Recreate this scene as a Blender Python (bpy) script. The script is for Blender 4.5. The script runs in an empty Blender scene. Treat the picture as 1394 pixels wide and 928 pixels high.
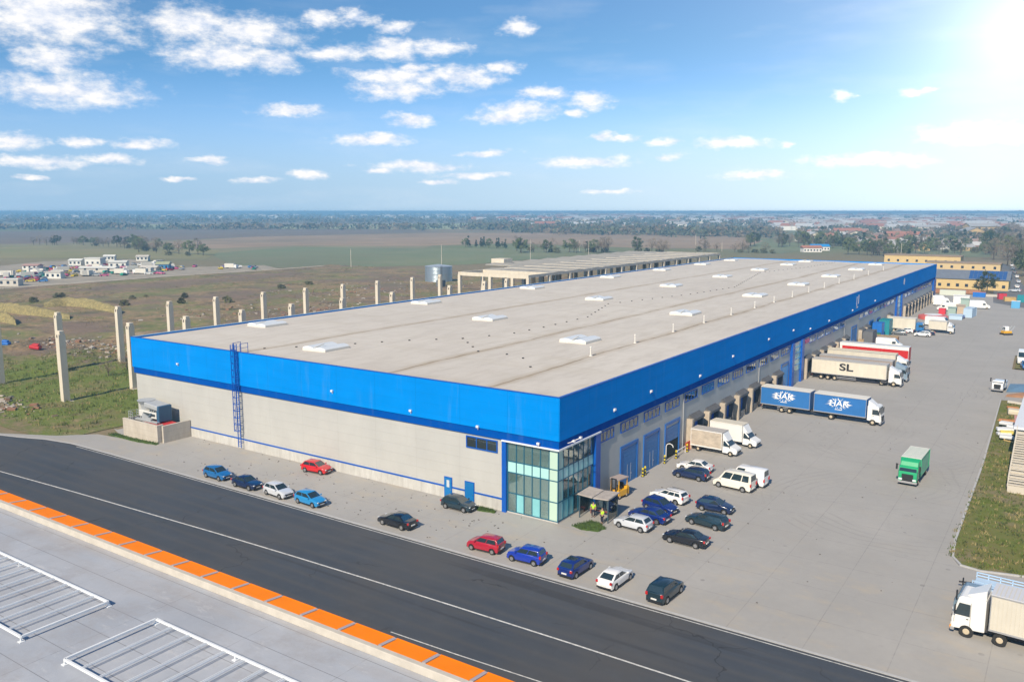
import bpy, bmesh, math, random
from mathutils import Vector, Matrix
R = math.radians
random.seed(7)
sc = bpy.context.scene
COL = sc.collection

# ------------------------------------------------------------------ camera
CAMP = Vector((43.886, -73.712, 33.0))
YAW, PITCH, FOC = 0.5937629, 0.1532838, 1142.473
cam = bpy.data.cameras.new('camera')
cam.sensor_fit = 'HORIZONTAL'; cam.sensor_width = 36.0
cam.lens = FOC / 1394.0 * 36.0
cam.clip_start = 0.5; cam.clip_end = 60000
cam_o = bpy.data.objects.new('camera', cam); COL.objects.link(cam_o)
cam_o.location = CAMP
cam_o.rotation_euler = (math.pi/2 - PITCH, 0, YAW)
sc.camera = cam_o

FW = Vector((-math.sin(YAW), math.cos(YAW), 0)); RT = Vector((math.cos(YAW), math.sin(YAW), 0)); UP = Vector((0, 0, 1))
cF = FW*math.cos(PITCH) - UP*math.sin(PITCH); cU = FW*math.sin(PITCH) + UP*math.cos(PITCH)
def ray(x, y): return cF*FOC + RT*(x-697) - cU*(y-464)
def at(x, y, z=0.0):                      # the point of the level z seen at photo pixel (x, y)
    d = ray(x, y); return CAMP + d*((z-CAMP.z)/d.z)

# ------------------------------------------------------------------ light
SUN_EL, SUN_DIR = 38.0, Vector((-0.11, 1.0, 0)).normalized()      # direction in which shadows fall
sun = bpy.data.lights.new('sun', 'SUN'); sun.energy = 3.15; sun.angle = R(0.6); sun.color = (1.0, 0.86, 0.66)
sun_o = bpy.data.objects.new('sun', sun); COL.objects.link(sun_o)
ld = Vector((SUN_DIR.x*math.cos(R(SUN_EL)), SUN_DIR.y*math.cos(R(SUN_EL)), -math.sin(R(SUN_EL))))
sun_o.rotation_euler = ld.to_track_quat('-Z', 'Y').to_euler()
sun_o.location = (0, -200, 200)

sc.view_settings.view_transform = 'Standard'
try: sc.view_settings.look = 'None'
except Exception: pass
sc.view_settings.gamma = 1.0
sc.view_settings.exposure = 0.93
sc.view_settings.use_curve_mapping = False
cy = sc.cycles
cy.use_denoising = True
cy.max_bounces = 6; cy.diffuse_bounces = 3; cy.glossy_bounces = 3; cy.transmission_bounces = 4; cy.transparent_max_bounces = 12
cy.volume_bounces = 0
cy.sample_clamp_indirect = 6

# ------------------------------------------------------------------ sky with clouds
W = bpy.data.worlds.new('World'); sc.world = W; W.use_nodes = True
nt = W.node_tree; N = nt.nodes; Lk = nt.links
N.clear()
def nd(t, **k):
    n = N.new(t)
    for a, b in k.items(): setattr(n, a, b)
    return n
sky = nd('ShaderNodeTexSky', sky_type='NISHITA', sun_disc=False)
sky.sun_elevation = R(SUN_EL)
sky.sun_rotation = math.atan2(-SUN_DIR.x, -SUN_DIR.y)
sky.air_density = 1.0; sky.dust_density = 0.8; sky.ozone_density = 2.0
SKY = 0.05
def cmath(op, a, b=None, c=None, clamp=False):
    n = nd('ShaderNodeMath', operation=op, use_clamp=clamp)
    for i, v in enumerate((a, b, c)):
        if v is None: continue
        if isinstance(v, (int, float)): n.inputs[i].default_value = v
        else: Lk.new(v, n.inputs[i])
    return n.outputs[0]
def cvec(op, a, b=None):
    n = nd('ShaderNodeVectorMath', operation=op)
    for i, v in enumerate((a, b)):
        if v is None: continue
        if isinstance(v, (tuple, Vector)): n.inputs[i].default_value = v
        else: Lk.new(v, n.inputs[i])
    return n.outputs['Value'] if op in ('LENGTH', 'DOT_PRODUCT') else n.outputs[0]
tc = nd('ShaderNodeTexCoord')
d = cvec('NORMALIZE', tc.outputs['Generated'])
sep = nd('ShaderNodeSeparateXYZ'); Lk.new(d, sep.inputs[0])
dr = cvec('DOT_PRODUCT', d, tuple(RT)); df = cvec('DOT_PRODUCT', d, tuple(FW))
az = cmath('ARCTAN2', dr, df)
el = cmath('ARCSINE', sep.outputs[2])
comb = nd('ShaderNodeCombineXYZ'); Lk.new(az, comb.inputs[0]); Lk.new(el, comb.inputs[1])
ae = comb.outputs[0]
# warp
nz = nd('ShaderNodeTexNoise'); nz.inputs['Scale'].default_value = 26; nz.inputs['Detail'].default_value = 5; nz.inputs['Roughness'].default_value = .6
mp = cvec('MULTIPLY', ae, (1.0, 2.2, 1.0)); Lk.new(mp, nz.inputs['Vector'])
wv = cvec('SUBTRACT', nz.outputs['Color'], (.5, .5, .5)); wv = cvec('MULTIPLY', wv, (.05, .018, 0))
aw = cvec('ADD', ae, wv)
CL = [(60,18,105,38),(72,79,46,15),(90,124,92,19),(262,34,62,20),(340,44,62,20),(300,76,72,17),(372,84,34,13),
 (435,28,22,12),(485,24,24,9),(540,39,26,8),(452,72,42,10),(535,68,42,13),(598,66,42,12),(545,104,80,10),(540,122,54,13),(632,106,42,13),(565,93,24,7),
 (705,38,28,10),(690,92,20,8),(396,151,46,7),(559,165,30,8),(505,190,46,6.5),(20,192,36,8),(112,194,20,5),(190,196,36,7),(55,220,62,7),(150,217,32,6),
 (284,218,22,5),(417,238,26,6),(350,245,26,4),(572,226,62,6),(514,232,18,4),(598,248,22,4),(664,209,32,4),(738,128,26,9),(712,150,40,11),(690,160,46,8),
 (802,137,30,11),(782,154,16,6),(798,220,58,7),(824,186,16,5),(850,188,22,4),(905,193,24,5),(998,195,48,8),(1072,196,11,5),(906,215,18,5),(1030,238,42,6),
 (1186,217,66,8),(1330,181,66,11),(1152,132,12,6),(1248,125,20,5),(650,239,42,4),(240,245,18,3),(45,244,24,3),(830,262,34,3),(1395,183,40,9)]
best = None
for (px, py, rx, ry) in CL:
    dd = ray(px, py).normalized()
    a0 = math.atan2(dd.dot(RT), dd.dot(FW)); e0 = math.asin(dd.z)
    c_ = math.cos(a0)
    sx = rx*1.25/FOC*c_; sy = ry*1.3/FOC
    q = cvec('SUBTRACT', aw, (a0, e0, 0)); q = cvec('MULTIPLY', q, (1/sx, 1/sy, 0)); q = cvec('LENGTH', q)
    best = q if best is None else cmath('MINIMUM', best, q)
nz2 = nd('ShaderNodeTexNoise'); nz2.inputs['Scale'].default_value = 44; nz2.inputs['Detail'].default_value = 8; nz2.inputs['Roughness'].default_value = .62
Lk.new(cvec('MULTIPLY', ae, (1.0, 1.9, 1.0)), nz2.inputs['Vector'])
dens = cmath('SUBTRACT', 1.06, best)
dens = cmath('ADD', dens, cmath('MULTIPLY', cmath('SUBTRACT', nz2.outputs[0], .5), 1.55))
alpha = nd('ShaderNodeMapRange', interpolation_type='SMOOTHSTEP'); Lk.new(dens, alpha.inputs[0])
alpha.inputs[1].default_value = -.08; alpha.inputs[2].default_value = 0.95
# thin veil of high haze cloud
nz3 = nd('ShaderNodeTexNoise'); nz3.inputs['Scale'].default_value = 7; nz3.inputs['Detail'].default_value = 6
Lk.new(cvec('MULTIPLY', ae, (1.0, 5.0, 1.0)), nz3.inputs['Vector'])
veil = nd('ShaderNodeMapRange'); Lk.new(nz3.outputs[0], veil.inputs[0]); veil.inputs[1].default_value = .5; veil.inputs[2].default_value = .8; veil.inputs[3].default_value = 0; veil.inputs[4].default_value = .16
al = cmath('MAXIMUM', alpha.outputs[0], veil.outputs[0])
al = cmath('MULTIPLY', al, cmath('GREATER_THAN', df, 0.1))
# cloud shade: bright tops, soft grey-rose bases
shd = nd('ShaderNodeMapRange'); Lk.new(nz2.outputs[0], shd.inputs[0]); shd.inputs[1].default_value = .35; shd.inputs[2].default_value = .62
ccol = nd('ShaderNodeMix', data_type='RGBA'); Lk.new(shd.outputs[0], ccol.inputs[0])
ccol.inputs[6].default_value = (.38, .42, .50, 1); ccol.inputs[7].default_value = (.56, .55, .54, 1)
# sky: nishita tinted a little clearer blue
elf = nd('ShaderNodeMapRange', interpolation_type='SMOOTHSTEP'); Lk.new(el, elf.inputs[0]); elf.inputs[1].default_value = 0.0; elf.inputs[2].default_value = .20
tn = nd('ShaderNodeMix', data_type='RGBA'); Lk.new(elf.outputs[0], tn.inputs[0]); tn.inputs[6].default_value = (SKY*.86, SKY*1.19, SKY*1.95, 1); tn.inputs[7].default_value = (SKY*.52, SKY*.91, SKY*1.20, 1)
skm = cvec('MULTIPLY', sky.outputs[0], tn.outputs[2])
hf = nd('ShaderNodeMapRange', interpolation_type='SMOOTHERSTEP'); Lk.new(el, hf.inputs[0]); hf.inputs[1].default_value = .17; hf.inputs[2].default_value = -.02; hf.inputs[3].default_value = 0; hf.inputs[4].default_value = .95
ha = nd('ShaderNodeMapRange', interpolation_type='SMOOTHSTEP'); Lk.new(az, ha.inputs[0]); ha.inputs[1].default_value = -.5; ha.inputs[2].default_value = .5
hc = nd('ShaderNodeMix', data_type='RGBA'); Lk.new(ha.outputs[0], hc.inputs[0]); hc.inputs[6].default_value = (.20, .31, .425, 1); hc.inputs[7].default_value = (.36, .46, .53, 1)
hm_ = nd('ShaderNodeMix', data_type='RGBA'); Lk.new(hf.outputs[0], hm_.inputs[0]); Lk.new(skm, hm_.inputs[6]); Lk.new(hc.outputs[2], hm_.inputs[7]); skm = hm_.outputs[2]
mx = nd('ShaderNodeMix', data_type='RGBA'); Lk.new(al, mx.inputs[0]); Lk.new(skm, mx.inputs[6]); Lk.new(ccol.outputs[2], mx.inputs[7])
# bright hazy region of the sky in the upper right
gd = ray(1392, 40).normalized()
dot = cvec('DOT_PRODUCT', d, tuple(gd))
ang = cmath('ARCCOSINE', cmath('MINIMUM', dot, 1.0))
g1 = cmath('EXPONENT', cmath('MULTIPLY', ang, -15.0)); g2 = cmath('EXPONENT', cmath('MULTIPLY', ang, -4.5))
gl = cmath('ADD', cmath('MULTIPLY', g1, .42), cmath('MULTIPLY', g2, .19))
gc = nd('ShaderNodeCombineXYZ')
for i, k in enumerate((1.0, .95, .85)): Lk.new(cmath('MULTIPLY', gl, k), gc.inputs[i])
tot = cvec('ADD', mx.outputs[2], gc.outputs[0])
bg = nd('ShaderNodeBackground'); Lk.new(tot, bg.inputs[0]); bg.inputs[1].default_value = 1.0
ow = nd('ShaderNodeOutputWorld'); Lk.new(bg.outputs[0], ow.inputs[0])

# ------------------------------------------------------------------ material helpers
MATS = {}
def mat(name, col, rough=.7, metal=0.0, var=0.0, scale=1.0, bump=0.0, bscale=None, spec=.5, coat=0.0, emit=None, stretch=None):
    if name in MATS: return MATS[name]
    m = bpy.data.materials.new(name); m.use_nodes = True
    t = m.node_tree; b = t.nodes['Principled BSDF']
    b.inputs['Base Color'].default_value = (*col, 1); b.inputs['Roughness'].default_value = rough; b.inputs['Metallic'].default_value = metal
    b.inputs['Specular IOR Level'].default_value = spec
    if coat: b.inputs['Coat Weight'].default_value = coat; b.inputs['Coat Roughness'].default_value = .08
    if emit: b.inputs['Emission Color'].default_value = (*emit[0], 1); b.inputs['Emission Strength'].default_value = emit[1]
    if var or bump:
        g = t.nodes.new('ShaderNodeNewGeometry'); n = t.nodes.new('ShaderNodeTexNoise')
        n.inputs['Scale'].default_value = scale; n.inputs['Detail'].default_value = 6; n.inputs['Roughness'].default_value = .65
        src = g.outputs['Position']
        if stretch:
            v = t.nodes.new('ShaderNodeVectorMath'); v.operation = 'MULTIPLY'; v.inputs[1].default_value = stretch
            t.links.new(src, v.inputs[0]); src = v.outputs[0]
        t.links.new(src, n.inputs['Vector'])
        if var:
            mr = t.nodes.new('ShaderNodeMapRange'); mr.inputs[1].default_value = .25; mr.inputs[2].default_value = .75
            mr.inputs[3].default_value = 1-var; mr.inputs[4].default_value = 1+var; t.links.new(n.outputs[0], mr.inputs[0])
            vm = t.nodes.new('ShaderNodeVectorMath'); vm.operation = 'SCALE'; vm.inputs[0].default_value = col
            t.links.new(mr.outputs[0], vm.inputs['Scale']); t.links.new(vm.outputs[0], b.inputs['Base Color'])
        if bump:
            bm_ = t.nodes.new('ShaderNodeBump'); bm_.inputs['Strength'].default_value = bump; bm_.inputs['Distance'].default_value = .05
            n2 = t.nodes.new('ShaderNodeTexNoise'); n2.inputs['Scale'].default_value = bscale or scale*3; n2.inputs['Detail'].default_value = 4
            t.links.new(src, n2.inputs['Vector']); t.links.new(n2.outputs[0], bm_.inputs['Height']); t.links.new(bm_.outputs[0], b.inputs['Normal'])
    MATS[name] = m
    return m

class NT:                                   # small builder for richer node materials
    def __init__(s, name, rough=.8):
        s.m = bpy.data.materials.new(name); s.m.use_nodes = True; s.t = s.m.node_tree; s.b = s.t.nodes['Principled BSDF']
        s.b.inputs['Roughness'].default_value = rough; s.pos = s.t.nodes.new('ShaderNodeNewGeometry').outputs['Position']
        sp = s.t.nodes.new('ShaderNodeSeparateXYZ'); s.t.links.new(s.pos, sp.inputs[0]); s.x, s.y, s.z = sp.outputs
        MATS[name] = s.m
    def set(s, inp, v):
        if hasattr(v, 'node'): s.t.links.new(v, inp)
        elif isinstance(v, (tuple, list)) and len(v) == 3 and inp.type == 'RGBA': inp.default_value = (*v, 1)
        else: inp.default_value = v
    def ma(s, op, a, b=0.0, clamp=False):
        n = s.t.nodes.new('ShaderNodeMath'); n.operation = op; n.use_clamp = clamp; s.set(n.inputs[0], a); s.set(n.inputs[1], b); return n.outputs[0]
    def vec(s, op, a, b):
        n = s.t.nodes.new('ShaderNodeVectorMath'); n.operation = op; s.set(n.inputs[0], a); s.set(n.inputs[1], b); return n.outputs[0]
    def noise(s, scale, detail=5, rough=.6, stretch=None, off=None, dist=0):
        n = s.t.nodes.new('ShaderNodeTexNoise'); n.inputs['Scale'].default_value = scale; n.inputs['Detail'].default_value = detail; n.inputs['Roughness'].default_value = rough
        n.inputs['Distortion'].default_value = dist
        v = s.pos
        if stretch: v = s.vec('MULTIPLY', v, stretch)
        if off: v = s.vec('ADD', v, off)
        s.t.links.new(v, n.inputs['Vector']); return n.outputs[0]
    def ramp(s, v, a, b, c=0.0, d=1.0, smooth=False):
        n = s.t.nodes.new('ShaderNodeMapRange'); n.interpolation_type = 'SMOOTHSTEP' if smooth else 'LINEAR'
        s.set(n.inputs[0], v)
        for i, k in enumerate((a, b, c, d)): n.inputs[i+1].default_value = k
        return n.outputs[0]
    def mix(s, f, a, b):
        n = s.t.nodes.new('ShaderNodeMix'); n.data_type = 'RGBA'; s.set(n.inputs[0], f); s.set(n.inputs[6], a); s.set(n.inputs[7], b); return n.outputs[2]
    def line(s, v, period, width, off=0.0):  # 1 on thin lines every period metres
        f = s.ma('PINGPONG', s.ma('ADD', v, off), period/2)
        return s.ma('LESS_THAN', f, width/2)
    def col(s, v): s.set(s.b.inputs['Base Color'], v)
    def bump(s, h, st=.4, dist=.05):
        n = s.t.nodes.new('ShaderNodeBump'); n.inputs['Strength'].default_value = st; n.inputs['Distance'].default_value = dist
        s.set(n.inputs['Height'], h); s.t.links.new(n.outputs[0], s.b.inputs['Normal'])

def tag(o, label=None, cat=None, group=None, kind=None):
    if label: o['label'] = label
    if cat: o['category'] = cat
    if group: o['group'] = group
    if kind: o['kind'] = kind
    return o
def empty(name, loc=(0, 0, 0), rz=0.0, label=None, cat=None, group=None):
    o = bpy.data.objects.new(name, None); COL.objects.link(o); o.location = loc; o.rotation_euler = (0, 0, rz)
    o.empty_display_size = .3
    return tag(o, label, cat, group)

class MB:
    def __init__(s): s.v = []; s.f = []; s.mi = []
    def add(s, vs, fs, mi=0):
        b = len(s.v); s.v += [tuple(p) for p in vs]; s.f += [tuple(b+i for i in f) for f in fs]; s.mi += [mi]*len(fs); return s
    def box(s, x0, x1, y0, y1, z0, z1, mi=0, rot=None, piv=None):
        vs = [Vector((x, y, z)) for z in (z0, z1) for y in (y0, y1) for x in (x0, x1)]
        if rot is not None:
            pv = Vector(piv or ((x0+x1)/2, (y0+y1)/2, (z0+z1)/2)); vs = [rot @ (p-pv) + pv for p in vs]
        return s.add(vs, [(0,2,3,1),(4,5,7,6),(0,1,5,4),(2,6,7,3),(0,4,6,2),(1,3,7,5)], mi)
    def quad(s, a, b, c, d_, mi=0): return s.add([a, b, c, d_], [(0,1,2,3)], mi)
    def cyl(s, a, b, r, r2=None, n=12, mi=0, cap=True):
        a = Vector(a); b = Vector(b); r2 = r if r2 is None else r2
        ax = (b-a).normalized(); t = Vector((0,0,1)) if abs(ax.z) < .9 else Vector((1,0,0))
        u = ax.cross(t).normalized(); w = ax.cross(u)
        vs = [a+(u*math.cos(6.28318*i/n)+w*math.sin(6.28318*i/n))*r for i in range(n)] + [b+(u*math.cos(6.28318*i/n)+w*math.sin(6.28318*i/n))*r2 for i in range(n)]
        fs = [(i, n+i, n+(i+1) % n, (i+1) % n) for i in range(n)]
        if cap: fs += [tuple(range(n)), tuple(range(2*n-1, n-1, -1))]
        return s.add(vs, fs, mi)
    def bar(s, a, b, w, h=None, mi=0):          # square bar
        a = Vector(a); b = Vector(b); h = h or w
        ax = (b-a).normalized(); t = Vector((0,0,1)) if abs(ax.z) < .95 else Vector((1,0,0))
        u = ax.cross(t).normalized()*w/2; q = ax.cross(ax.cross(t).normalized())*h/2
        vs = [a-u-q, a+u-q, a+u+q, a-u+q, b-u-q, b+u-q, b+u+q, b-u+q]
        return s.add(vs, [(0,1,2,3),(7,6,5,4),(0,4,5,1),(1,5,6,2),(2,6,7,3),(3,7,4,0)], mi)
    def mesh(s, name, mats, smooth=None):
        me = bpy.data.meshes.new(name); me.from_pydata(s.v, [], s.f)
        for m in (mats if isinstance(mats, (list, tuple)) else [mats]): me.materials.append(m)
        if any(s.mi): me.polygons.foreach_set('material_index', s.mi)
        b = bmesh.new(); b.from_mesh(me); bmesh.ops.recalc_face_normals(b, faces=b.faces); b.to_mesh(me); b.free()
        if smooth:
            for p in me.polygons: p.use_smooth = True
            me.set_sharp_from_angle(angle=R(smooth))
        me.update(); return me
    def build(s, name, mats, parent=None, smooth=None, bevel=0.0, seg=1, loc=None, kind=None):
        me = s.mesh(name, mats, smooth); o = bpy.data.objects.new(name, me); COL.objects.link(o)
        if parent: o.parent = parent
        if loc is not None: o.location = loc
        if bevel:
            m = o.modifiers.new('bevel', 'BEVEL'); m.width = bevel; m.segments = seg; m.limit_method = 'ANGLE'; m.angle_limit = R(35)
        if kind: o['kind'] = kind
        return o
def sheet(name, pts, z, m, kind='structure', label=None):
    """flat polygon sheet"""
    me = bpy.data.meshes.new(name); b = bmesh.new()
    f = b.faces.new([b.verts.new((p[0], p[1], z)) for p in pts]); bmesh.ops.triangulate(b, faces=[f]); b.to_mesh(me); b.free()
    for p in me.polygons:
        if p.normal.z < 0: me.flip_normals(); break
    me.materials.append(m); o = bpy.data.objects.new(name, me); COL.objects.link(o); o['kind'] = kind
    return o
def copy_tree(o, parent=None):
    c = o.copy(); COL.objects.link(c)
    if parent: c.parent = parent
    for ch in list(o.children): copy_tree(ch, c)
    return c
def text(name, s, size, m, parent, loc, rot, ext=.01, shear=0.0, bold=0.0, align='CENTER', sx=1.0):
    cu = bpy.data.curves.new(name, 'FONT'); cu.body = s; cu.size = size; cu.extrude = ext; cu.shear = shear; cu.offset = bold; cu.align_x = align; cu.align_y = 'CENTER'
    t = bpy.data.objects.new(name+'_tmp', cu); COL.objects.link(t)
    dg = bpy.context.evaluated_depsgraph_get(); me = bpy.data.meshes.new_from_object(t.evaluated_get(dg)); bpy.data.objects.remove(t)
    me.materials.clear(); me.materials.append(m)
    o = bpy.data.objects.new(name, me); COL.objects.link(o); o.parent = parent; o.location = loc; o.rotation_euler = rot; o.scale = (sx, 1, 1)
    return o
# ================================================================== GROUND
g = NT('ground_land', .95)
# patchwork of fields beyond the site (cell pattern), soil and dry grass close by
cellv = g.vec('MULTIPLY', g.pos, (.0011, .0024, 0)); 
rotn = g.t.nodes.new('ShaderNodeVectorRotate'); rotn.rotation_type = 'Z_AXIS'; rotn.inputs['Angle'].default_value = -YAW
g.t.links.new(g.pos, rotn.inputs['Vector'])
fv = g.vec('MULTIPLY', rotn.outputs[0], (.0009, .0030, 0))
vo = g.t.nodes.new('ShaderNodeTexVoronoi'); vo.inputs['Scale'].default_value = 1.0; vo.inputs['Randomness'].default_value = .9
g.t.links.new(fv, vo.inputs['Vector'])
cs = g.t.nodes.new('ShaderNodeSeparateColor'); g.t.links.new(vo.outputs['Color'], cs.inputs[0])
cr = g.t.nodes.new('ShaderNodeValToRGB'); e = cr.color_ramp; e.interpolation = 'CONSTANT'
e.elements[0].position = 0; e.elements[0].color = (.24, .18, .11, 1); e.elements[1].position = .22; e.elements[1].color = (.13, .18, .06, 1)
for p, c in ((.40, (.28, .2, .13)), (.58, (.09, .14, .05)), (.72, (.26, .24, .13)), (.87, (.16, .12, .09))):
    k = e.elements.new(p); k.color = (*c, 1)
g.t.links.new(cs.outputs[0], cr.inputs[0])
n1 = g.noise(.01, 8, .7); n2 = g.noise(.35, 6, .7)
fields = g.mix(g.ramp(n1, .35, .65), cr.outputs[0], (.19, .165, .09))
soil = g.mix(g.ramp(n2, .35, .65), (.24, .18, .11), (.16, .14, .07))
dist = g.ma('ADD', g.ma('ABSOLUTE', g.x), g.ma('ABSOLUTE', g.y))
c = g.mix(g.ramp(dist, 600, 900), soil, fields)
g.col(c)
bm_ = MB(); S = 30000
bm_.quad((-S, -S, 0), (S, -S, 0), (S, S, 0), (-S, S, 0))
o = bm_.build('ground', g.m); o['kind'] = 'structure'; o.location.z = -.12

# rough waste land behind the warehouse: grass, soil heaps and dry scrub
from mathutils import noise as mn
def relief(x, y):
    # 0 next to the yard, growing away from it
    e = min(1.0, max(0.0, (-83 - x)/14)) if y > -3 else min(1.0, max(0.0, (y+13)/8))*min(1, max(0, (-80-x)/10))
    e *= min(1.0, max(0.0, (y+13)/10)); e *= min(1, max(0, (x+345)/50)); e *= min(1, max(0, (300-y)/50))
    v = Vector((x, y, 0))
    h = .25*(mn.noise(v*.07)+.6) + .16*abs(mn.noise(v*.33)) + .12*abs(mn.noise(v*.8))
    # a zone of spoil heaps beyond the posts
    z = math.exp(-((x+150)/26)**2 - ((y-42)/60)**2)*.9 + math.exp(-((x+185)/30)**2-((y-10)/30)**2)*.9 + .45*math.exp(-((x+170)/60)**2-((y-150)/70)**2)
    h += z*(1.5*max(0, mn.noise(v*.11)+.15) + .9*abs(mn.noise(v*.27)))
    return e*max(0, h)
me = bpy.data.meshes.new('rough_ground'); vs = []; fs = []
st = 1.6; X0, X1, Y0, Y1 = -345, -77, -12.9, 300
nx = int((X1-X0)/st)+1; ny = int((Y1-Y0)/st)+1
for j in range(ny):
    for i in range(nx):
        x = X0+i*st; y = Y0+j*st; vs.append((x, y, relief(x, y)-.03))
for j in range(ny-1):
    for i in range(nx-1):
        a = j*nx+i; fs.append((a, a+1, a+nx+1, a+nx))
me.from_pydata(vs, [], fs)
for p in me.polygons: p.use_smooth = True
rg = NT('waste_land', .95)
a1 = rg.noise(.06, 7, .7); a2 = rg.noise(.5, 6, .7); a3 = rg.noise(2.4, 5, .7)
# grass is thick around the posts near the road
cen = rg.vec('SUBTRACT', rg.pos, (-112, 6, 0)); cen = rg.vec('MULTIPLY', cen, (1/44., 1/27., 0))
ln = rg.t.nodes.new('ShaderNodeVectorMath'); ln.operation = 'LENGTH'; rg.t.links.new(cen, ln.inputs[0])
gm = rg.ma('ADD', rg.ramp(ln.outputs['Value'], .45, 1.35, .62, -.22), rg.ma('MULTIPLY', rg.ma('SUBTRACT', a1, .5), 2.2))
gm = rg.ma('ADD', gm, rg.ma('MULTIPLY', rg.ma('SUBTRACT', a2, .5), 1.2))
gmask = rg.ramp(gm, -.05, .35)
grassc = rg.mix(rg.ramp(a3, .3, .7), (.10, .15, .018), (.17, .20, .035))
dry = rg.mix(rg.ramp(a2, .35, .65), (.36, .25, .135), (.15, .11, .06))
dry = rg.mix(rg.ramp(a3, .55, .8), dry, (.38, .30, .19))
b4 = rg.noise(.09, 5, .6, off=(31, 7, 0))
dry = rg.mix(rg.ramp(b4, .54, .64), dry, (.10, .085, .045))
g5 = rg.noise(.045, 6, .7, off=(77, 3, 0)); dry = rg.mix(rg.ma('MULTIPLY', rg.ramp(g5, .48, .56), rg.ramp(a2, .35, .6, .3, .95)), dry, (.15, .175, .05))
g6 = rg.noise(.11, 6, .75, off=(7, 33, 0), stretch=(1, .6, 1)); dry = rg.mix(rg.ramp(g6, .58, .68, 0, .8), dry, (.40, .32, .22))
g7 = rg.noise(.03, 5, .6, off=(17, 3, 0)); dry = rg.mix(rg.ramp(g7, .46, .58, 0, .7), dry, (.17, .12, .10))
gb_ = rg.mix(rg.ramp(b4, .50, .60, 0, .7), grassc, (.20, .165, .075)); rg.col(rg.mix(gmask, dry, gb_)); rg.bump(a3, .9, .25)
me.materials.append(rg.m); o = bpy.data.objects.new('rough_terrain', me); COL.objects.link(o); o['kind'] = 'structure'

# fields painted on the plain: each its own sheet, a few centimetres apart
def fieldmat(n, a, b, sc_=.02, st=None):
    f = NT(n, .95); x = f.noise(sc_, 6, .65, stretch=st); y = f.noise(.006, 5, .6)
    c = f.mix(f.ramp(x, .3, .7), a, b); c = f.mix(f.ramp(y, .45, .7, 0, .5), c, (.13, .12, .08)); f.col(c); return f.m
F_br = fieldmat('ploughed_soil', (.27, .185, .115), (.36, .26, .165)); F_dk = fieldmat('dark_ploughed_soil', (.15, .115, .09), (.21, .16, .12))
F_gr = fieldmat('green_crop', (.14, .185, .085), (.20, .205, .11)); F_ol = fieldmat('olive_pasture', (.19, .20, .07), (.28, .23, .11))
F_pale = fieldmat('pale_stubble', (.42, .42, .22), (.3, .36, .16))
FL = [(F_dk, [(-60,333),(-60,316),(120,313),(350,311),(560,313),(600,316),(350,322),(180,329)]),
 (F_br, [(180,332),(350,322),(600,317),(780,317),(1000,321),(1050,330),(1050,340),(860,337),(700,331),(560,335),(400,334),(300,338),(230,337)]),
 (F_gr, [(285,345),(400,336),(560,338),(700,338),(900,342),(860,350),(720,353),(640,360),(420,365),(320,363)]),
 (F_ol, [(-60,352),(-60,335),(180,334),(300,341),(280,353),(100,352)]),
 (F_pale, [(380,311.5),(400,306.5),(720,303),(740,308),(640,312)]),
 (F_gr, [(930,317),(935,310.5),(1050,311),(1180,314),(1180,320),(1050,319)]),
 (F_gr, [(1010,337),(1040,328),(1110,330),(1120,338),(1060,345),(1030,344)]),
 (F_gr, [(1230,350),(1235,340),(1345,342),(1350,350)]),
 (F_pale, [(0,310),(0,307),(120,306),(300,305),(300,308),(120,310)]),
 (F_ol, [(640,300),(700,296),(1000,297),(1050,301),(800,304)])]
for i, (m_, pts) in enumerate(FL):
    P = [at(x, y) for x, y in pts]
    o = sheet('field', [(p.x, p.y) for p in P], -.06+.012*i, m_)

# asphalt road
asp = NT('asphalt', .8)
q1 = asp.noise(.25, 6, .65, stretch=(.35, 1.5, 1)); q2 = asp.noise(3.0, 4, .7); q3 = asp.noise(.05, 4, .5, off=(9, 3, 0))
ac = asp.mix(asp.ramp(q1, .3, .7), (.042, .050, .064), (.058, .067, .083))
ac = asp.mix(asp.ramp(q3, .45, .65, 0, .8), ac, (.075, .072, .07))
tr = asp.ma('ABSOLUTE', asp.ma('SUBTRACT', asp.ma('PINGPONG', asp.ma('ADD', asp.y, 17.0), 1.9), .9))
ac = asp.mix(asp.ramp(tr, 0, .5, .55, 0), ac, (.075, .074, .075))
ac = asp.mix(asp.ma('MULTIPLY', asp.ramp(asp.noise(.12, 3, .5, stretch=(.1, 3, 1), off=(0, 40, 0)), .6, .64), .5), ac, (.03, .03, .033))
ac = asp.mix(asp.ramp(asp.noise(.5, 6, .75, off=(50, 0, 0)), .52, .72, 0, .4), ac, (.078, .084, .095))
vk = asp.t.nodes.new('ShaderNodeTexVoronoi'); vk.feature = 'DISTANCE_TO_EDGE'; vk.inputs['Scale'].default_value = .085
wn = asp.t.nodes.new('ShaderNodeTexNoise'); wn.inputs['Scale'].default_value = .6; asp.t.links.new(asp.pos, wn.inputs['Vector'])
wv_ = asp.vec('ADD', asp.pos, asp.vec('MULTIPLY', wn.outputs['Color'], (2.2, 2.2, 0))); asp.t.links.new(wv_, vk.inputs['Vector'])
ac = asp.mix(asp.ma('MULTIPLY', asp.ma('LESS_THAN', vk.outputs['Distance'], .004), asp.ramp(asp.noise(.06, 3), .48, .56, 0, .7)), ac, (.022, .022, .024))
asp.col(ac); asp.bump(q2, .12, .02)
road_top = [(-700, -42), (-300, -29), (-160, -20.5), (-110, -17), (-89.5, -16.1), (-84, -14.6), (-79.5, -13.0), (-74, -12.1), (-64, -11.95), (400, -11.95)]
o = sheet('road', road_top + [(400, -60), (-300, -60), (-700, -78)], 0.004, asp.m)
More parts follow.
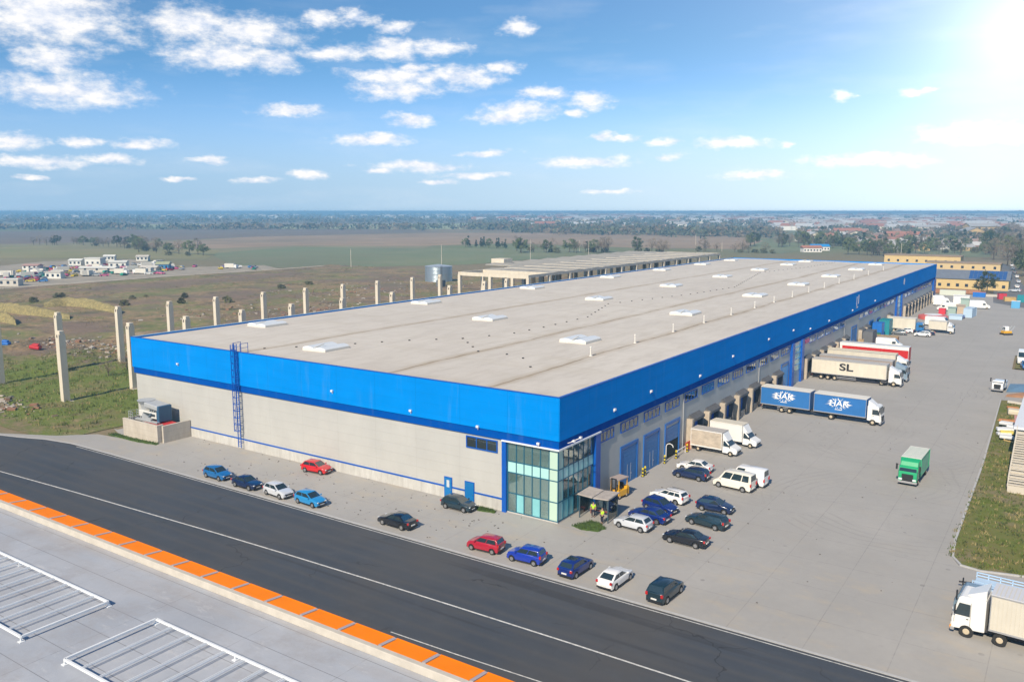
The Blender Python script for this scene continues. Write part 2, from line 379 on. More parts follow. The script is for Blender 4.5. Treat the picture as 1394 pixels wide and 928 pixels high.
# concrete apron strip along the left kerb
con = NT('yard_concrete', .85)
k1 = con.noise(.08, 7, .65); k2 = con.noise(1.2, 6, .7); k3 = con.noise(.35, 5, .7, stretch=(.5, 1, 1), off=(5, 5, 0)); k4 = con.noise(.5, 6, .8, stretch=(1, .3, 1), off=(70, 5, 0))
cc_ = con.mix(con.ramp(k1, .3, .7), (.32, .31, .295), (.385, .37, .35))
cc_ = con.mix(con.ramp(k2, .3, .75, 0, .35), cc_, (.29, .28, .27))
cc_ = con.mix(con.ramp(k4, .58, .75, 0, .45), cc_, (.27, .26, .25))
# sandy deposit near the kerb and facades
sandm = con.ma('MULTIPLY', con.ramp(k3, .52, .7), con.ramp(con.y, 2, 8, 1, .25))
cc_ = con.mix(con.ma('MULTIPLY', sandm, .6), cc_, (.42, .36, .28))
# turning tracks of lorries: thin arcs about several centres, broken up by noise
tot_ = None
for (cx_, cy_, r_) in ((22, 70, 7.5), (24, 52, 9.5), (20, 96, 10), (30, 26, 12), (17, 36, 14), (26, 120, 11), (10, 60, 13)):
    dv = con.vec('SUBTRACT', con.pos, (cx_, cy_, 0)); le = con.t.nodes.new('ShaderNodeVectorMath'); le.operation = 'LENGTH'; con.t.links.new(dv, le.inputs[0])
    rr = con.ma('ABSOLUTE', con.ma('SUBTRACT', con.ma('ADD', le.outputs['Value'], con.ma('MULTIPLY', con.ma('SUBTRACT', con.noise(.07, 2, .5), .5), 5.0)), r_))
    band = con.ma('LESS_THAN', con.ma('ABSOLUTE', con.ma('SUBTRACT', con.ma('PINGPONG', rr, 1.1), .55)), .13)
    band = con.ma('MULTIPLY', band, con.ma('LESS_THAN', rr, 3.2))
    tot_ = band if tot_ is None else con.ma('MAXIMUM', tot_, band)
tm = con.ma('MULTIPLY', tot_, con.ramp(con.noise(.12, 5, .7, off=(3, 90, 0)), .46, .7, 0, .32))
cc_ = con.mix(tm, cc_, (.17, .165, .16))
# slab joints
jn = con.ma('MAXIMUM', con.line(con.x, 6.0, .07, 1.2), con.line(con.y, 6.0, .07, .4))
cc_ = con.mix(con.ma('MULTIPLY', jn, con.ramp(k2, .35, .6, .1, .5)), cc_, (.19, .185, .18))
# oil drips and spots
vs_ = con.t.nodes.new('ShaderNodeTexVoronoi'); vs_.inputs['Scale'].default_value = .45; con.t.links.new(con.pos, vs_.inputs['Vector'])
sp_ = con.ma('MULTIPLY', con.ma('LESS_THAN', vs_.outputs['Distance'], .10), con.ramp(con.noise(.15, 3), .5, .62))
cc_ = con.mix(con.ma('MULTIPLY', sp_, .4), cc_, (.12, .115, .11))
con.col(cc_); con.bump(k2, .15, .02)
yard = [(-77, -4.0), (-70.5, -6.4), (-76, -7.2), (-80.2, -11.1), (-88.5, -15.0), (-110, -16.2), (-160, -19.5), (-300, -28), (-300, -29), (-160, -20.5), (-110, -17), (-89.5, -16.1), (-84, -14.6), (-79.5, -13.0), (-74, -12.1), (-64, -11.95),
        (90, -11.95), (90, 13.6), (60, 13.3), (43, 12.6), (38.6, 11.5), (36.9, 12.0), (36.0, 13.9), (35.7, 18.6), (35.4, 50.3), (34.2, 95), (46, 97), (46, 128), (33.9, 130), (33.3, 150), (46, 170), (40, 290), (36, 318), (-6, 300), (-40, 275), (-76, 273), (-76, -4)]
o = sheet('yard_pavement', yard, 0.012, con.m)
# kerb stones along the road
kst = mat('kerb_stone', (.42, .42, .42), .85, var=.12, scale=2)
def strip(name, pts, w, h, m_, z0=0.0):
    b = MB(); L = []; Rr = []
    P = [Vector((p[0], p[1], 0)) for p in pts]
    for i, p in enumerate(P):
        t = (P[min(i+1, len(P)-1)]-P[max(i-1, 0)]).normalized(); n = Vector((-t.y, t.x, 0))*w/2
        L.append(p+n); Rr.append(p-n)
    vs = []
    for a, c in zip(L, Rr): vs += [(a.x, a.y, z0), (a.x, a.y, z0+h), (c.x, c.y, z0+h), (c.x, c.y, z0)]
    fs = []
    for i in range(len(P)-1):
        a = 4*i; fs += [(a, a+1, a+5, a+4), (a+1, a+2, a+6, a+5), (a+2, a+3, a+7, a+6)]
    b.add(vs, fs); o = b.build(name, m_); o['kind'] = 'structure'; return o
strip('kerb', [(-300, -29), (-160, -20.5), (-110, -17), (-89.5, -16.1), (-84, -14.6), (-79.5, -13.0), (-74, -12.1), (-64, -11.95), (90, -11.95)], .28, .045, kst)
wp = mat('road_paint', (.56, .56, .54), .7, var=.45, scale=2.2)
def marking(pts, w, z=.009):
    b = MB(); P = [Vector((p[0], p[1], z)) for p in pts]; V = []
    for i, p in enumerate(P):
        t = (P[min(i+1, len(P)-1)]-P[max(i-1, 0)]).normalized(); n = Vector((-t.y, t.x, 0))*w/2; V += [p+n, p-n]
    b.add(V, [(2*i, 2*i+1, 2*i+3, 2*i+2) for i in range(len(P)-1)]); return b.build('lane_marking', wp, kind='structure')
marking([(-300, -45), (-130, -29.6), (-100, -26.9), (-68.9, -24.3), (-53.1, -23.3), (-39.5, -22.6), (-27.5, -22.0), (-17, -21.6), (-6.6, -21.3), (2.5, -21.1), (13.9, -20.95), (22.9, -20.9), (60, -20.9)], .17)
marking([(1, -27.4), (7.3, -27.2), (15, -26.8), (30, -26.6), (60, -26.6)], .11)
marking([(-72, -12.6), (-60, -12.45), (20, -12.45), (60, -12.45)], .10)
# verge on the right with kerb
vg = NT('verge_grass', .95)
v1 = vg.noise(.22, 6, .7); v2 = vg.noise(1.6, 6, .75); v3 = vg.noise(6, 4, .7)
vc = vg.mix(vg.ramp(v1, .38, .6), (.095, .125, .014), (.17, .14, .05)); vc = vg.mix(vg.ramp(v2, .3, .75, 0, .6), vc, (.14, .17, .02)); vc = vg.mix(vg.ramp(v3, .62, .8, 0, .6), vc, (.24, .2, .14))
vc = vg.mix(vg.ramp(vg.noise(.12, 6, .7, off=(5, 8, 0)), .50, .58, 0, .8), vc, (.20, .165, .09)); vc = vg.mix(vg.ramp(vg.noise(.8, 5, .8, off=(15, 8, 0)), .58, .66, 0, .8), vc, (.06, .075, .02)); vg.col(vc); vg.bump(v2, .8, .1)
verge = [(35.95, 18.6), (36.25, 13.9), (37.1, 12.2), (38.7, 11.8), (43, 12.9), (60, 13.6), (90, 13.9), (90, 96), (46, 96.5), (34.5, 94.5), (35.65, 50.3)]
sheet('verge', verge, .10, vg.m)
strip('kerb', [(90, 13.75), (60, 13.45), (43, 12.75), (38.65, 11.65), (37, 12.1), (36.12, 13.9), (35.82, 18.6), (35.52, 50.3), (34.35, 94.8)], .22, .14, kst)
sheet('verge', [(34.3, 131), (60, 129), (60, 168), (34, 148)], .10, vg.m)
sheet('verge', [(45, 97), (90, 97), (90, 128), (45, 128)], .02, con.m)
# grass islets on the paving
def islet(pts, name='grass_islet'):
    b = MB(); n = len(pts); P = []
    cx_ = sum(p[0] for p in pts)/n; cy_ = sum(p[1] for p in pts)/n
    ring = []
    for i in range(48):
        t = i/48*n; k = int(t); f = t-k; f = f*f*(3-2*f); a = pts[k]; c_ = pts[(k+1) % n]
        ring.append((a[0]+(c_[0]-a[0])*f + random.uniform(-.07, .07), a[1]+(c_[1]-a[1])*f + random.uniform(-.07, .07)))
    V = [(cx_, cy_, .17)]
    for fr, z in ((.5, .15), (.8, .11), (1.0, .014)):
        V += [(cx_+(x-cx_)*fr, cy_+(y-cy_)*fr, z+random.uniform(-.02, .02)*(fr < 1)) for x, y in ring]
    F = [(0, 1+i, 1+(i+1) % 48) for i in range(48)]
    for r in range(2): F += [(1+r*48+i, 1+(r+1)*48+i, 1+(r+1)*48+(i+1) % 48, 1+r*48+(i+1) % 48) for i in range(48)]
    b.add(V, F)
    # blades
    for _ in range(1100):
        x = random.uniform(min(p[0] for p in pts), max(p[0] for p in pts)); y = random.uniform(min(p[1] for p in pts), max(p[1] for p in pts))
        ins = False; j = 47
        for i in range(48):
            if (ring[i][1] > y) != (ring[j][1] > y) and x < (ring[j][0]-ring[i][0])*(y-ring[i][1])/(ring[j][1]-ring[i][1])+ring[i][0]: ins = not ins
            j = i
        if not ins: continue
        a = random.uniform(0, 6.28); w = .035; h = random.uniform(.08, .26); dx, dy = math.cos(a)*w, math.sin(a)*w
        b.add([(x-dx, y-dy, .1), (x+dx, y+dy, .1), (x+random.uniform(-.08, .08), y+random.uniform(-.08, .08), .12+h)], [(0, 1, 2)])
    o = b.build(name, mat('islet_grass', (.06, .105, .02), .9, var=.5, scale=2.5)); o['kind'] = 'stuff'; return o
islet([(1.5, .3), (2.6, 2.7), (3.8, 2.6), (5.0, 1.6), (4.6, .3), (3.0, -.1)])
islet([(-10.6, -.9), (-9.6, -.5), (-7.6, -.6), (-7.4, -1.2), (-9.4, -1.6)])
islet([(-74.5, -6.6), (-74.2, -5.4), (-69.5, -5.7), (-63.5, -5.2), (-63.2, -5.9), (-67, -6.5)])
# litter, pebbles and stains of earth lying about the yard
b = MB()
for _ in range(230):
    x = random.uniform(-60, 34); y = random.uniform(-11, 0) if x < 0 else random.uniform(-11, 110)
    s_ = random.uniform(.03, .09); b.box(x-s_, x+s_, y-s_*.7, y+s_*.7, .012, .012+s_*.7, rot=Matrix.Rotation(random.uniform(0, 3), 3, 'Z'))
b.build('yard_litter', mat('grit', (.12, .11, .1), .9), kind='stuff')
# dry scrub, weeds and rubble of the waste land
b = MB(); random.seed(11)
def tuft(b, x, y, z, r, h, n, mi):
    for _ in range(n):
        a = random.uniform(0, 6.283); rr = r*random.random()**.5; px, py = x+math.cos(a)*rr, y+math.sin(a)*rr
        pz = z+random.uniform(0, h)*(1-.5*rr/r); s_ = random.uniform(.10, .26)*(.6+r*.35)
        u = Vector((random.gauss(0, 1), random.gauss(0, 1), random.gauss(0, .7))).normalized()*s_; w = Vector((random.gauss(0, 1), random.gauss(0, 1), random.gauss(0, 1))).normalized()*s_*.6
        p = Vector((px, py, pz)); b.add([p-u, p+w, p+u], [(0, 1, 2)], mi)
for _ in range(5200):
    x = random.uniform(-340, -84); y = random.uniform(-8, 300)
    if mn.noise(Vector((x, y, 3))*.035) < -.02: continue
    if x > -130 and y < 35 and random.random() < .8: continue
    tuft(b, x, y, relief(x, y), random.uniform(.5, 1.9), random.uniform(.4, 1.5), random.randint(10, 22), random.choice((0, 0, 1, 2)))
b.build('dry_scrub', [mat('dry_stalks', (.26, .19, .10), .95), mat('withered_leaves', (.15, .12, .06), .95), mat('weed_green', (.10, .13, .03), .95)], kind='stuff')
b = MB()
for cx_, cy_, sx_, sy_, n_ in ((-150, 36, 22, 8, 340), (-186, 8, 20, 12, 160), (-86, -3, 6, 3, 0), (-108, -6, 9, 3, 140), (-170, 120, 30, 40, 260), (-200, 190, 30, 40, 200)):
    for _ in range(n_):
        x = random.gauss(cx_, sx_*.6); y = random.gauss(cy_, sy_*.6); s_ = random.uniform(.12, .6)*random.uniform(.5, 1.2)
        if x > -80: continue
        z = relief(x, y); rot = Matrix.Rotation(random.uniform(0, 3), 3, 'Z') @ Matrix.Rotation(random.uniform(-.5, .5), 3, 'X')
        b.box(x-s_, x+s_, y-s_*.6, y+s_*.6, z-s_*.2, z+s_*.5, random.choice((0, 0, 1, 2)), rot=rot)
b.build('rubble', [mat('rubble_concrete', (.36, .33, .29), .9, var=.2, scale=1), mat('rubble_brick', (.26, .14, .09), .9), mat('rubble_earth', (.2, .16, .11), .95)], kind='stuff')

# weeds and tufts: on the verge, along its kerb, and in the grass round the posts
b = MB(); random.seed(19)
def blade(b, x, y, z, h, mi):
    a = random.uniform(0, 6.28); w = random.uniform(.03, .07); dx, dy = math.cos(a)*w, math.sin(a)*w
    b.add([(x-dx, y-dy, z), (x+dx, y+dy, z), (x+random.uniform(-.15, .15), y+random.uniform(-.15, .15), z+h)], [(0, 1, 2)], mi)
for _ in range(1500):
    x = random.uniform(35.6, 43); y = random.uniform(12.2, 94)
    if x < 36.6+.8*mn.noise(Vector((x, y, 0))*.5) and random.random() < .5 or y < 13: pass
    if y < 13.5 and x < 37.5: continue
    k = random.randint(3, 10); mi = random.choice((0, 0, 1, 2))
    for _ in range(k): blade(b, x+random.gauss(0, .18), y+random.gauss(0, .18), .1, random.uniform(.1, .38), mi)
for _ in range(2600):
    x = random.uniform(-150, -80); y = random.uniform(-10, 42)
    if relief(x, y) <= .0: continue
    k = random.randint(3, 9); mi = random.choice((0, 0, 1, 2)); z = relief(x, y)-.03
    for _ in range(k): blade(b, x+random.gauss(0, .3), y+random.gauss(0, .3), z, random.uniform(.15, .6), mi)
b.build('grass_tufts', [mat('tuft_green', (.10, .14, .025), .9), mat('tuft_straw', (.30, .24, .11), .9), mat('tuft_dark', (.05, .07, .02), .9)], kind='stuff')
# ================================================================== WAREHOUSE
WW, WL, WH, ZB, ZD = 76.5, 270.0, 13.8, 8.24, 9.15
wh = empty('warehouse', (0, 0, 0), 0, 'very long grey warehouse with a bright blue upper band and glazed corner entrance', 'warehouse')
# sandwich panel wall: horizontal ribs, vertical joints, slight soiling
wl = NT('wall_panel', .55)
w1 = wl.noise(.25, 5, .6, stretch=(1, 1, .6)); w2 = wl.noise(1.5, 5, .7, stretch=(1, 1, .12))
c_ = wl.mix(wl.ramp(w1, .3, .7), (.42, .42, .405), (.47, .47, .45))
c_ = wl.mix(wl.ramp(w2, .55, .8, 0, .25), c_, (.36, .34, .31))
jh = wl.line(wl.z, 1.15, .03, .5); jv = wl.line(wl.ma('ADD', wl.x, wl.y), 6.5, .07, .1)
c_ = wl.mix(wl.ma('MULTIPLY', wl.ma('MAXIMUM', jh, jv), .2), c_, (.25, .24, .22))
wl.col(c_); wl.bump(wl.ma('SUBTRACT', 1.0, jh), .5, .02)
def bluemat(name, a, b_, rough=.55):
    m = NT(name, rough); x = m.noise(.12, 4, .6); c_ = m.mix(m.ramp(x, .3, .7), a, b_); pn = m.noise(.9, 2, .5, stretch=(.17, .17, .9)); c_ = m.mix(m.ramp(pn, .4, .6, 0, .22), c_, tuple(k*.8 for k in a))
    j = m.ma('MAXIMUM', m.line(m.z, 1.15, .025, .5), m.line(m.ma('ADD', m.x, m.y), 6.5, .06, .1)); c_ = m.mix(m.ma('MULTIPLY', j, .3), c_, (.0, .07, .25))
    s2 = m.noise(1.2, 5, .7, stretch=(1, 1, .1)); c_ = m.mix(m.ramp(s2, .55, .8, 0, .14), c_, (.2, .3, .4))
    m.col(c_); m.b.inputs['Specular IOR Level'].default_value = .0; return m.m
M_BL = bluemat('band_blue', (.0, .215, .66), (.0, .235, .71))
M_DB = bluemat('trim_dark_blue', (.0, .065, .34), (.0, .075, .37))
M_DB2 = mat('frame_blue', (.0, .085, .42), .4, var=.08, scale=1)
M_DOOR = mat('door_blue', (.005, .15, .42), .45, var=.1, scale=.8)
M_LB = mat('light_blue_panel', (.05, .33, .72), .4)
b = MB(); b.box(-WW, -6.6, 0, .25, 1.3, ZB); b.box(-.25, 0, 8.0, WL, 0, ZB); b.box(-WW, -WW+.25, .25, WL, 0, ZB); b.box(-WW, 0, WL-.0, WL+.25, 0, ZB)
b.build('wall', wl.m, wh)
pm = NT('plinth_concrete', .85); x1 = pm.noise(1.2, 6, .7, stretch=(1, 1, .25)); x2 = pm.noise(.3, 4)
pm.col(pm.mix(pm.ramp(x1, .35, .75), pm.mix(pm.ramp(x2, .35, .65), (.56, .56, .54), (.48, .48, .46)), (.36, .35, .33)))
b = MB(); b.box(-WW, -6.6, -.04, .25, -.05, 1.3); b.build('plinth', pm.m, wh)
b = MB(); b.box(-WW, -6.6, -.09, 0, 1.3, 1.48); b.build('plinth_trim', M_DB2, wh)
def ringband(z0, z1, out, name, m_):
    b = MB(); t = .3
    b.box(-WW-out, out, -out, -out+t, z0, z1); b.box(out-t, out, -out+t, WL+out-t, z0, z1)
    b.box(-WW-out, -WW-out+t, -out+t, WL+out-t, z0, z1); b.box(-WW-out, out, WL+out-t, WL+out, z0, z1)
    return b.build(name, m_, wh)
ringband(ZB, ZD, .22, 'lower_trim_band', M_DB)
ringband(ZD, WH, .34, 'upper_band', M_BL)
b = MB(); b.box(-WW-.36, .36, -.36, -.02, WH, WH+.07); b.box(.02, .36, -.02, WL+.3, WH, WH+.07)
b.build('coping', M_DB2, wh)
b = MB(); b.box(-WW-.36, -WW+.02, -.02, WL+.3, WH, WH+.07)
b.build('coping', mat('pale_coping', (.35, .5, .65), .5), wh)
# soffit closing the bands
b = MB(); b.box(-WW, 0, .3, WL, ZB+.02, ZB+.12); b.build('ceiling', mat('ceiling_grey', (.3, .3, .3), .8), wh)
# membrane roof
rf = NT('roof_membrane', .8)
r1 = rf.noise(.035, 6, .65); r2 = rf.noise(.7, 6, .7, stretch=(1.0, .22, 1)); r3 = rf.noise(.25, 6, .75, stretch=(.25, 1, 1), off=(4, 4, 0)); r4 = rf.noise(4, 4, .7)
rc = rf.mix(rf.ramp(r1, .35, .65), (.53, .49, .44), (.59, .55, .495))
rc = rf.mix(rf.ramp(r2, .45, .75, 0, .55), rc, (.40, .36, .31))
rc = rf.mix(rf.ramp(r3, .5, .75, 0, .5), rc, (.44, .39, .31))
rj = rf.line(rf.y, 2.0, .05, .3); rc = rf.mix(rf.ma('MULTIPLY', rj, rf.ramp(r2, .3, .7, .08, .4)), rc, (.27, .25, .22))
for vx in (-10.3, -25.6, -52.8):     # dirt washed into the valleys
    dd = rf.ma('ABSOLUTE', rf.ma('SUBTRACT', rf.ma('ADD', rf.x, rf.ma('MULTIPLY', rf.ma('SUBTRACT', rf.noise(.06, 3), .5), 2.2)), vx))
    st_ = rf.ma('MULTIPLY', rf.ramp(dd, .05, 1.5, 1, 0), rf.ramp(rf.noise(.3, 5, .7, stretch=(1, .3, 1), off=(vx, 0, 0)), .35, .6, .25, 1))
    rc = rf.mix(rf.ma('MULTIPLY', st_, .6), rc, (.33, .25, .15)); rc = rf.mix(rf.ma('MULTIPLY', rf.ramp(dd, .10, .28, 1, 0), rf.ramp(rf.noise(.4, 3, .6, off=(0, vx, 0)), .35, .6, .2, .65)), rc, (.20, .145, .085))
dd = rf.ramp(rf.y, 0, 4, 1, 0); rc = rf.mix(rf.ma('MULTIPLY', rf.ma('MULTIPLY', dd, rf.ramp(r3, .3, .6)), .3), rc, (.36, .29, .2))
rf.col(rc); rf.bump(r2, .25, .04)
ZR = 13.42
b = MB()
xs = [-WW-.04, -64, -52.8, -39, -25.6, -17, -10.3, .04]; zs = [ZR+.12, ZR+.2, ZR-.06, ZR+.2, ZR-.06, ZR+.12, ZR-.03, ZR+.16]
V = []
for x, z in zip(xs, zs): V += [(x, -.04, z), (x, WL+.04, z)]
b.add(V, [(2*i, 2*i+2, 2*i+3, 2*i+1) for i in range(len(xs)-1)])
roof = b.build('roof', rf.m, wh)
def zroof(x):
    for i in range(len(xs)-1):
        if xs[i] <= x <= xs[i+1]: return zs[i]+(zs[i+1]-zs[i])*(x-xs[i])/(xs[i+1]-xs[i])
    return ZR
# rooflights: a kerb, two domed leaves and the gas strut bracket
M_KERB = mat('rooflight_kerb', (.62, .60, .55), .6); M_POLY = mat('polycarbonate', (.62, .66, .70), .35)
def rooflight(x, y):
    z = zroof(x)
    b = MB(); b.box(-2.3, 2.3, -2.4, 2.4, -.2, .36); o = b.build('rooflight', M_KERB, wh, bevel=.04, loc=(x, y, z))
    b = MB()
    for sx in (-1, 1):
        ys = [-2.35, 2.35]; prof = [(.12, .42), (.5, .56), (1.2, .66), (1.9, .56), (2.26, .40)]
        b.add([(sx*p, yy, q) for yy in ys for p, q in prof], [(i, i+1, i+6, i+5) for i in range(4)])
        b.add([(sx*p, yy, q) for yy in ys for p, q in ((.12, .36), (.12, .42), (2.26, .40), (2.26, .36))], [(0, 1, 5, 4), (2, 3, 7, 6)])
        for yy in ys: b.add([(sx*p, yy, q) for p, q in prof]+[(sx*2.26, yy, .36), (sx*.12, yy, .36)], [tuple(range(7))])
    b.build('dome', M_POLY, o)
    b = MB(); b.bar((-.08, -2.1, .45), (-.08, -.3, .8), .12); b.build('bracket', M_KERB, o)
    return o
first = None
for x, ys in ((-18, (36.5, 77.5, 119, 155, 190, 225, 257)), (-44.5, (9.7, 50, 92, 132, 170, 205, 238, 262)), (-71.2, (21.5, 64, 106, 149, 186, 222, 253))):
    for y in ys:
        if first is None: first = rooflight(x, y)
        else:
            c = first.copy(); COL.objects.link(c); c.location = (x, y, zroof(x))
            for ch in first.children: k = ch.copy(); COL.objects.link(k); k.parent = c
# vent pipes along the first valley
M_PIPE = mat('vent_pipe', (.6, .58, .54), .5)
for i, y in enumerate((26.3, 40.1, 54.4, 68, 82, 96, 109, 123, 137, 152, 168, 186, 206, 230)):
    b = MB(); b.cyl((0, 0, -.1), (0, 0, 1.15), .12, n=10); b.cyl((0, 0, 1.15), (0, 0, 1.32), .19, .15, n=10); b.cyl((0, 0, -.05), (0, 0, .12), .3, .14, n=10)
    b.build('vent_pipe', M_PIPE, wh, smooth=40, loc=(-10.6, y, ZR))
# lightning conductor: wire on small dark weights
b = MB()
def chain(pts):
    P = [at(x, y, ZR) for x, y in pts]
    for p, q in zip(P[:-1], P[1:]):
        n = max(1, int((q-p).length/3.4))
        for i in range(n):
            r_ = p+(q-p)*(i/n); z = zroof(r_.x); s_ = .12; b.box(r_.x-s_, r_.x+s_, r_.y-s_, r_.y+s_, z, z+.13, 0)
        pass
chain([(360, 474), (446, 471), (520, 467), (630, 462), (700, 454), (740, 446), (800, 432), (828, 415), (860, 411), (940, 401), (1000, 391), (1035, 372), (1100, 364), (1140, 357)])
chain([(630, 462), (651, 478), (690, 483), (712, 489), (722, 500), (718, 512)])
o = b.build('lightning_conductor', [mat('rubber_weight', (.05, .05, .05), .9), mat('wire', (.3, .3, .3), .5, 1)], wh); o['kind'] = 'stuff'
# entrance glazing ------------------------------------------------
def glassmat(name, tint, refl=.35, trans=.03):
    m = bpy.data.materials.new(name); m.use_nodes = True; t = m.node_tree; t.nodes.clear()
    o = t.nodes.new('ShaderNodeOutputMaterial'); gl_ = t.nodes.new('ShaderNodeBsdfGlossy'); gl_.inputs['Roughness'].default_value = .03; gl_.inputs[0].default_value = (.9, .97, 1, 1)
    tr_ = t.nodes.new('ShaderNodeBsdfTransparent'); tr_.inputs[0].default_value = (*tint, 1)
    fr = t.nodes.new('ShaderNodeFresnel'); fr.inputs[0].default_value = 1.6
    ma = t.nodes.new('ShaderNodeMath'); ma.operation = 'MULTIPLY_ADD'; ma.inputs[1].default_value = 1.0; ma.inputs[2].default_value = refl; ma.use_clamp = True
    t.links.new(fr.outputs[0], ma.inputs[0]); x = t.nodes.new('ShaderNodeMixShader'); df_ = t.nodes.new('ShaderNodeBsdfDiffuse'); df_.inputs[0].default_value = (.42, .66, .62, 1); x2 = t.nodes.new('ShaderNodeMixShader'); x2.inputs[0].default_value = trans; t.links.new(tr_.outputs[0], x2.inputs[1]); t.links.new(df_.outputs[0], x2.inputs[2]); t.links.new(ma.outputs[0], x.inputs[0]); t.links.new(x2.outputs[0], x.inputs[1]); t.links.new(gl_.outputs[0], x.inputs[2]); t.links.new(x.outputs[0], o.inputs[0])
    MATS[name] = m; return m
G_CL = glassmat('clear_teal_glass', (.85, .97, .95), .14, .17); G_DK = glassmat('window_glass', (.45, .55, .58), .18)
M_SPAN = mat('aqua_spandrel', (.38, .66, .64), .18, var=.08, scale=.6); M_SPAN2 = mat('aqua_lower_panel', (.20, .50, .54), .15, var=.15, scale=.5); M_CORN = mat('pale_corner_panel', (.46, .62, .52), .2)
M_MUL = mat('mullion_teal', (.006, .10, .17), .4)
ge = MB()
X = [-6.45, -5.3, -4.3, -3.25, -2.2, -1.1, 0]; Y = [0, 1.1, 2.25, 3.35, 4.4, 5.5, 6.6, 7.75]; Z = [.2, 2.3, 4.65, 5.9, 8.2]
for x in X: ge.box(x-.05, x+.05, -.02, .12, .2, 8.24)
for y in Y[1:]: ge.box(-.12, .02, y-.05, y+.05, .2, 8.24)
for z in Z: ge.box(-6.5, 0, -.015, .1, z-.05, z+.05); ge.box(-.1, .015, 0, 7.8, z-.05, z+.05)
gfr = ge.build('entrance_glazing', M_MUL, wh)
def pane(side, i, j, m_, nm):
    b = MB(); z0, z1 = Z[j]+.05, Z[j+1]-.05
    if side == 0: b.box(X[i]+.05, X[i+1]-.05, .03, .06, z0, z1)
    else: b.box(-.06, -.03, Y[i]+.05, Y[i+1]-.05, z0, z1)
    b.build(nm, m_, gfr)
for i in range(6):
    for j in range(4):
        if i == 5: pane(0, i, j, M_CORN, 'corner_panel')
        elif j == 2: pane(0, i, j, M_SPAN, 'spandrel')
        elif j == 0 and i in (0, 1, 2, 3): pane(0, i, j, M_SPAN2 if i % 2 else G_CL, 'lower_panel')
        else: pane(0, i, j, G_CL, 'glass_pane')
for i in range(7):
    for j in range(4):
        if i == 0: pane(1, i, j, M_CORN if j % 2 else M_SPAN, 'corner_panel')
        elif j == 2: pane(1, i, j, M_SPAN, 'spandrel')
        elif j == 0: pane(1, i, j, M_SPAN2 if i % 3 else G_CL, 'lower_panel')
        else: pane(1, i, j, G_CL, 'glass_pane')
b = MB(); b.box(-6.5, .0, -.0, .25, 0, .16); b.box(-.25, .0, .25, 7.8, 0, .16); b.build('entrance_sill', pm.m, wh)
# interior seen through the glass
b = MB(); b.box(-7.2, -7.0, .3, 12, 0, 8.24); b.box(-7.0, -.3, 11.9, 12.1, 0, 8.24); b.box(-7.0, -.3, .5, 11.9, 4.75, 5.1); b.box(-7.0, -.3, .3, 11.9, .02, .08)
b.build('lobby_interior', mat('lobby_cream', (.8, .76, .58), .8, var=.25, scale=.7), wh)
b = MB()
for k in range(8): b.box(-5.6+.45*k, -5.15+.45*k, 4, 5.6, .08+.5*k, .2+.5*k+.06)
b.box(-3.8, -1.4, 2.5, 3.2, .1, 1.15, 1); b.box(-5, -4.2, 1.5, 3, 5.1, 6.2, 1); b.box(-3.2, -1.6, 1.2, 2.0, 5.1, 6.0, 0)
b.build('lobby_stair', [mat('stair_pale', (.6, .6, .55), .6), mat('desk_wood', (.3, .16, .08), .6)], wh)
# blue frame posts and head around the entrance
b = MB(); b.box(-7.05, -6.5, -.3, .2, 0, ZB); b.build('frame_post', M_DB2, wh)
b = MB(); b.box(-.2, .3, 7.85, 9.0, 0, ZB); b.build('frame_post', M_DB2, wh)
b = MB(); b.box(-7.05, .34, -.38, -.02, ZB-.14, ZB+.02); b.box(.02, .36, -.02, 9.0, ZB-.14, ZB+.02); b.build('canopy_edge', mat('white_trim', (.7, .74, .78), .4), wh)
# windows ---------------------------------------------------------
M_CUR = mat('blind_tan', (.42, .33, .24), .8, var=.35, scale=.8)
def window(side, u0, u1, z0, z1, n=4):
    """window frame with mullions, one pane object and the blinds behind it; side 0 front, 1 right"""
    o = bpy.data.objects.new('window', None)
    b = MB(); t = .13; L = u1-u0
    b.box(0, L, -.06, .06, 0, t); b.box(0, L, -.06, .06, z1-z0-t, z1-z0); b.box(0, t, -.06, .06, t, z1-z0-t); b.box(L-t, L, -.06, .06, t, z1-z0-t)
    for k in range(1, n): b.box(L*k/n-.05, L*k/n+.05, -.05, .05, t, z1-z0-t)
    fr = b.build('window', M_DB2, wh)
    if side == 0: fr.location = (u0, -.05, z0)
    else: fr.location = (.05, u0, z0); fr.rotation_euler = (0, 0, math.pi/2)
    b = MB(); b.box(t*.5, L-t*.5, -.015, .005, t*.5, z1-z0-t*.5); b.build('pane', G_DK, fr)
    b = MB()
    for k in range(n):
        a = L*k/n+.06; e_ = L*(k+1)/n-.06; q = random.choice((.0, .0, .3, .55))
        b.box(a, e_, .07 if side == 0 else .02, .09 if side == 0 else .04, t+(z1-z0)*q, z1-z0-t)
    b.build('blind', M_CUR, fr); return fr
M_ROOM = mat('dark_room', (.05, .045, .04), .9)
window(0, -12.1, -7.75, 6.55, 7.95, 3)
wys = [8+6.5*k+.0 for k in range(12)] + [98.3, 104.8, 111.3, 117.8, 124.3] + [144, 149.8, 155.6, 161.5, 167, 173.2, 179.3, 185.3] + [207+6.2*k for k in range(10)]
for k, y in enumerate(wys):
    y0 = y+1.1 if k == 0 else y; window(1, y0, y+4.7 if k < 17 else y+4.2, 6.7, 7.98, 4 if k < 17 else 3)
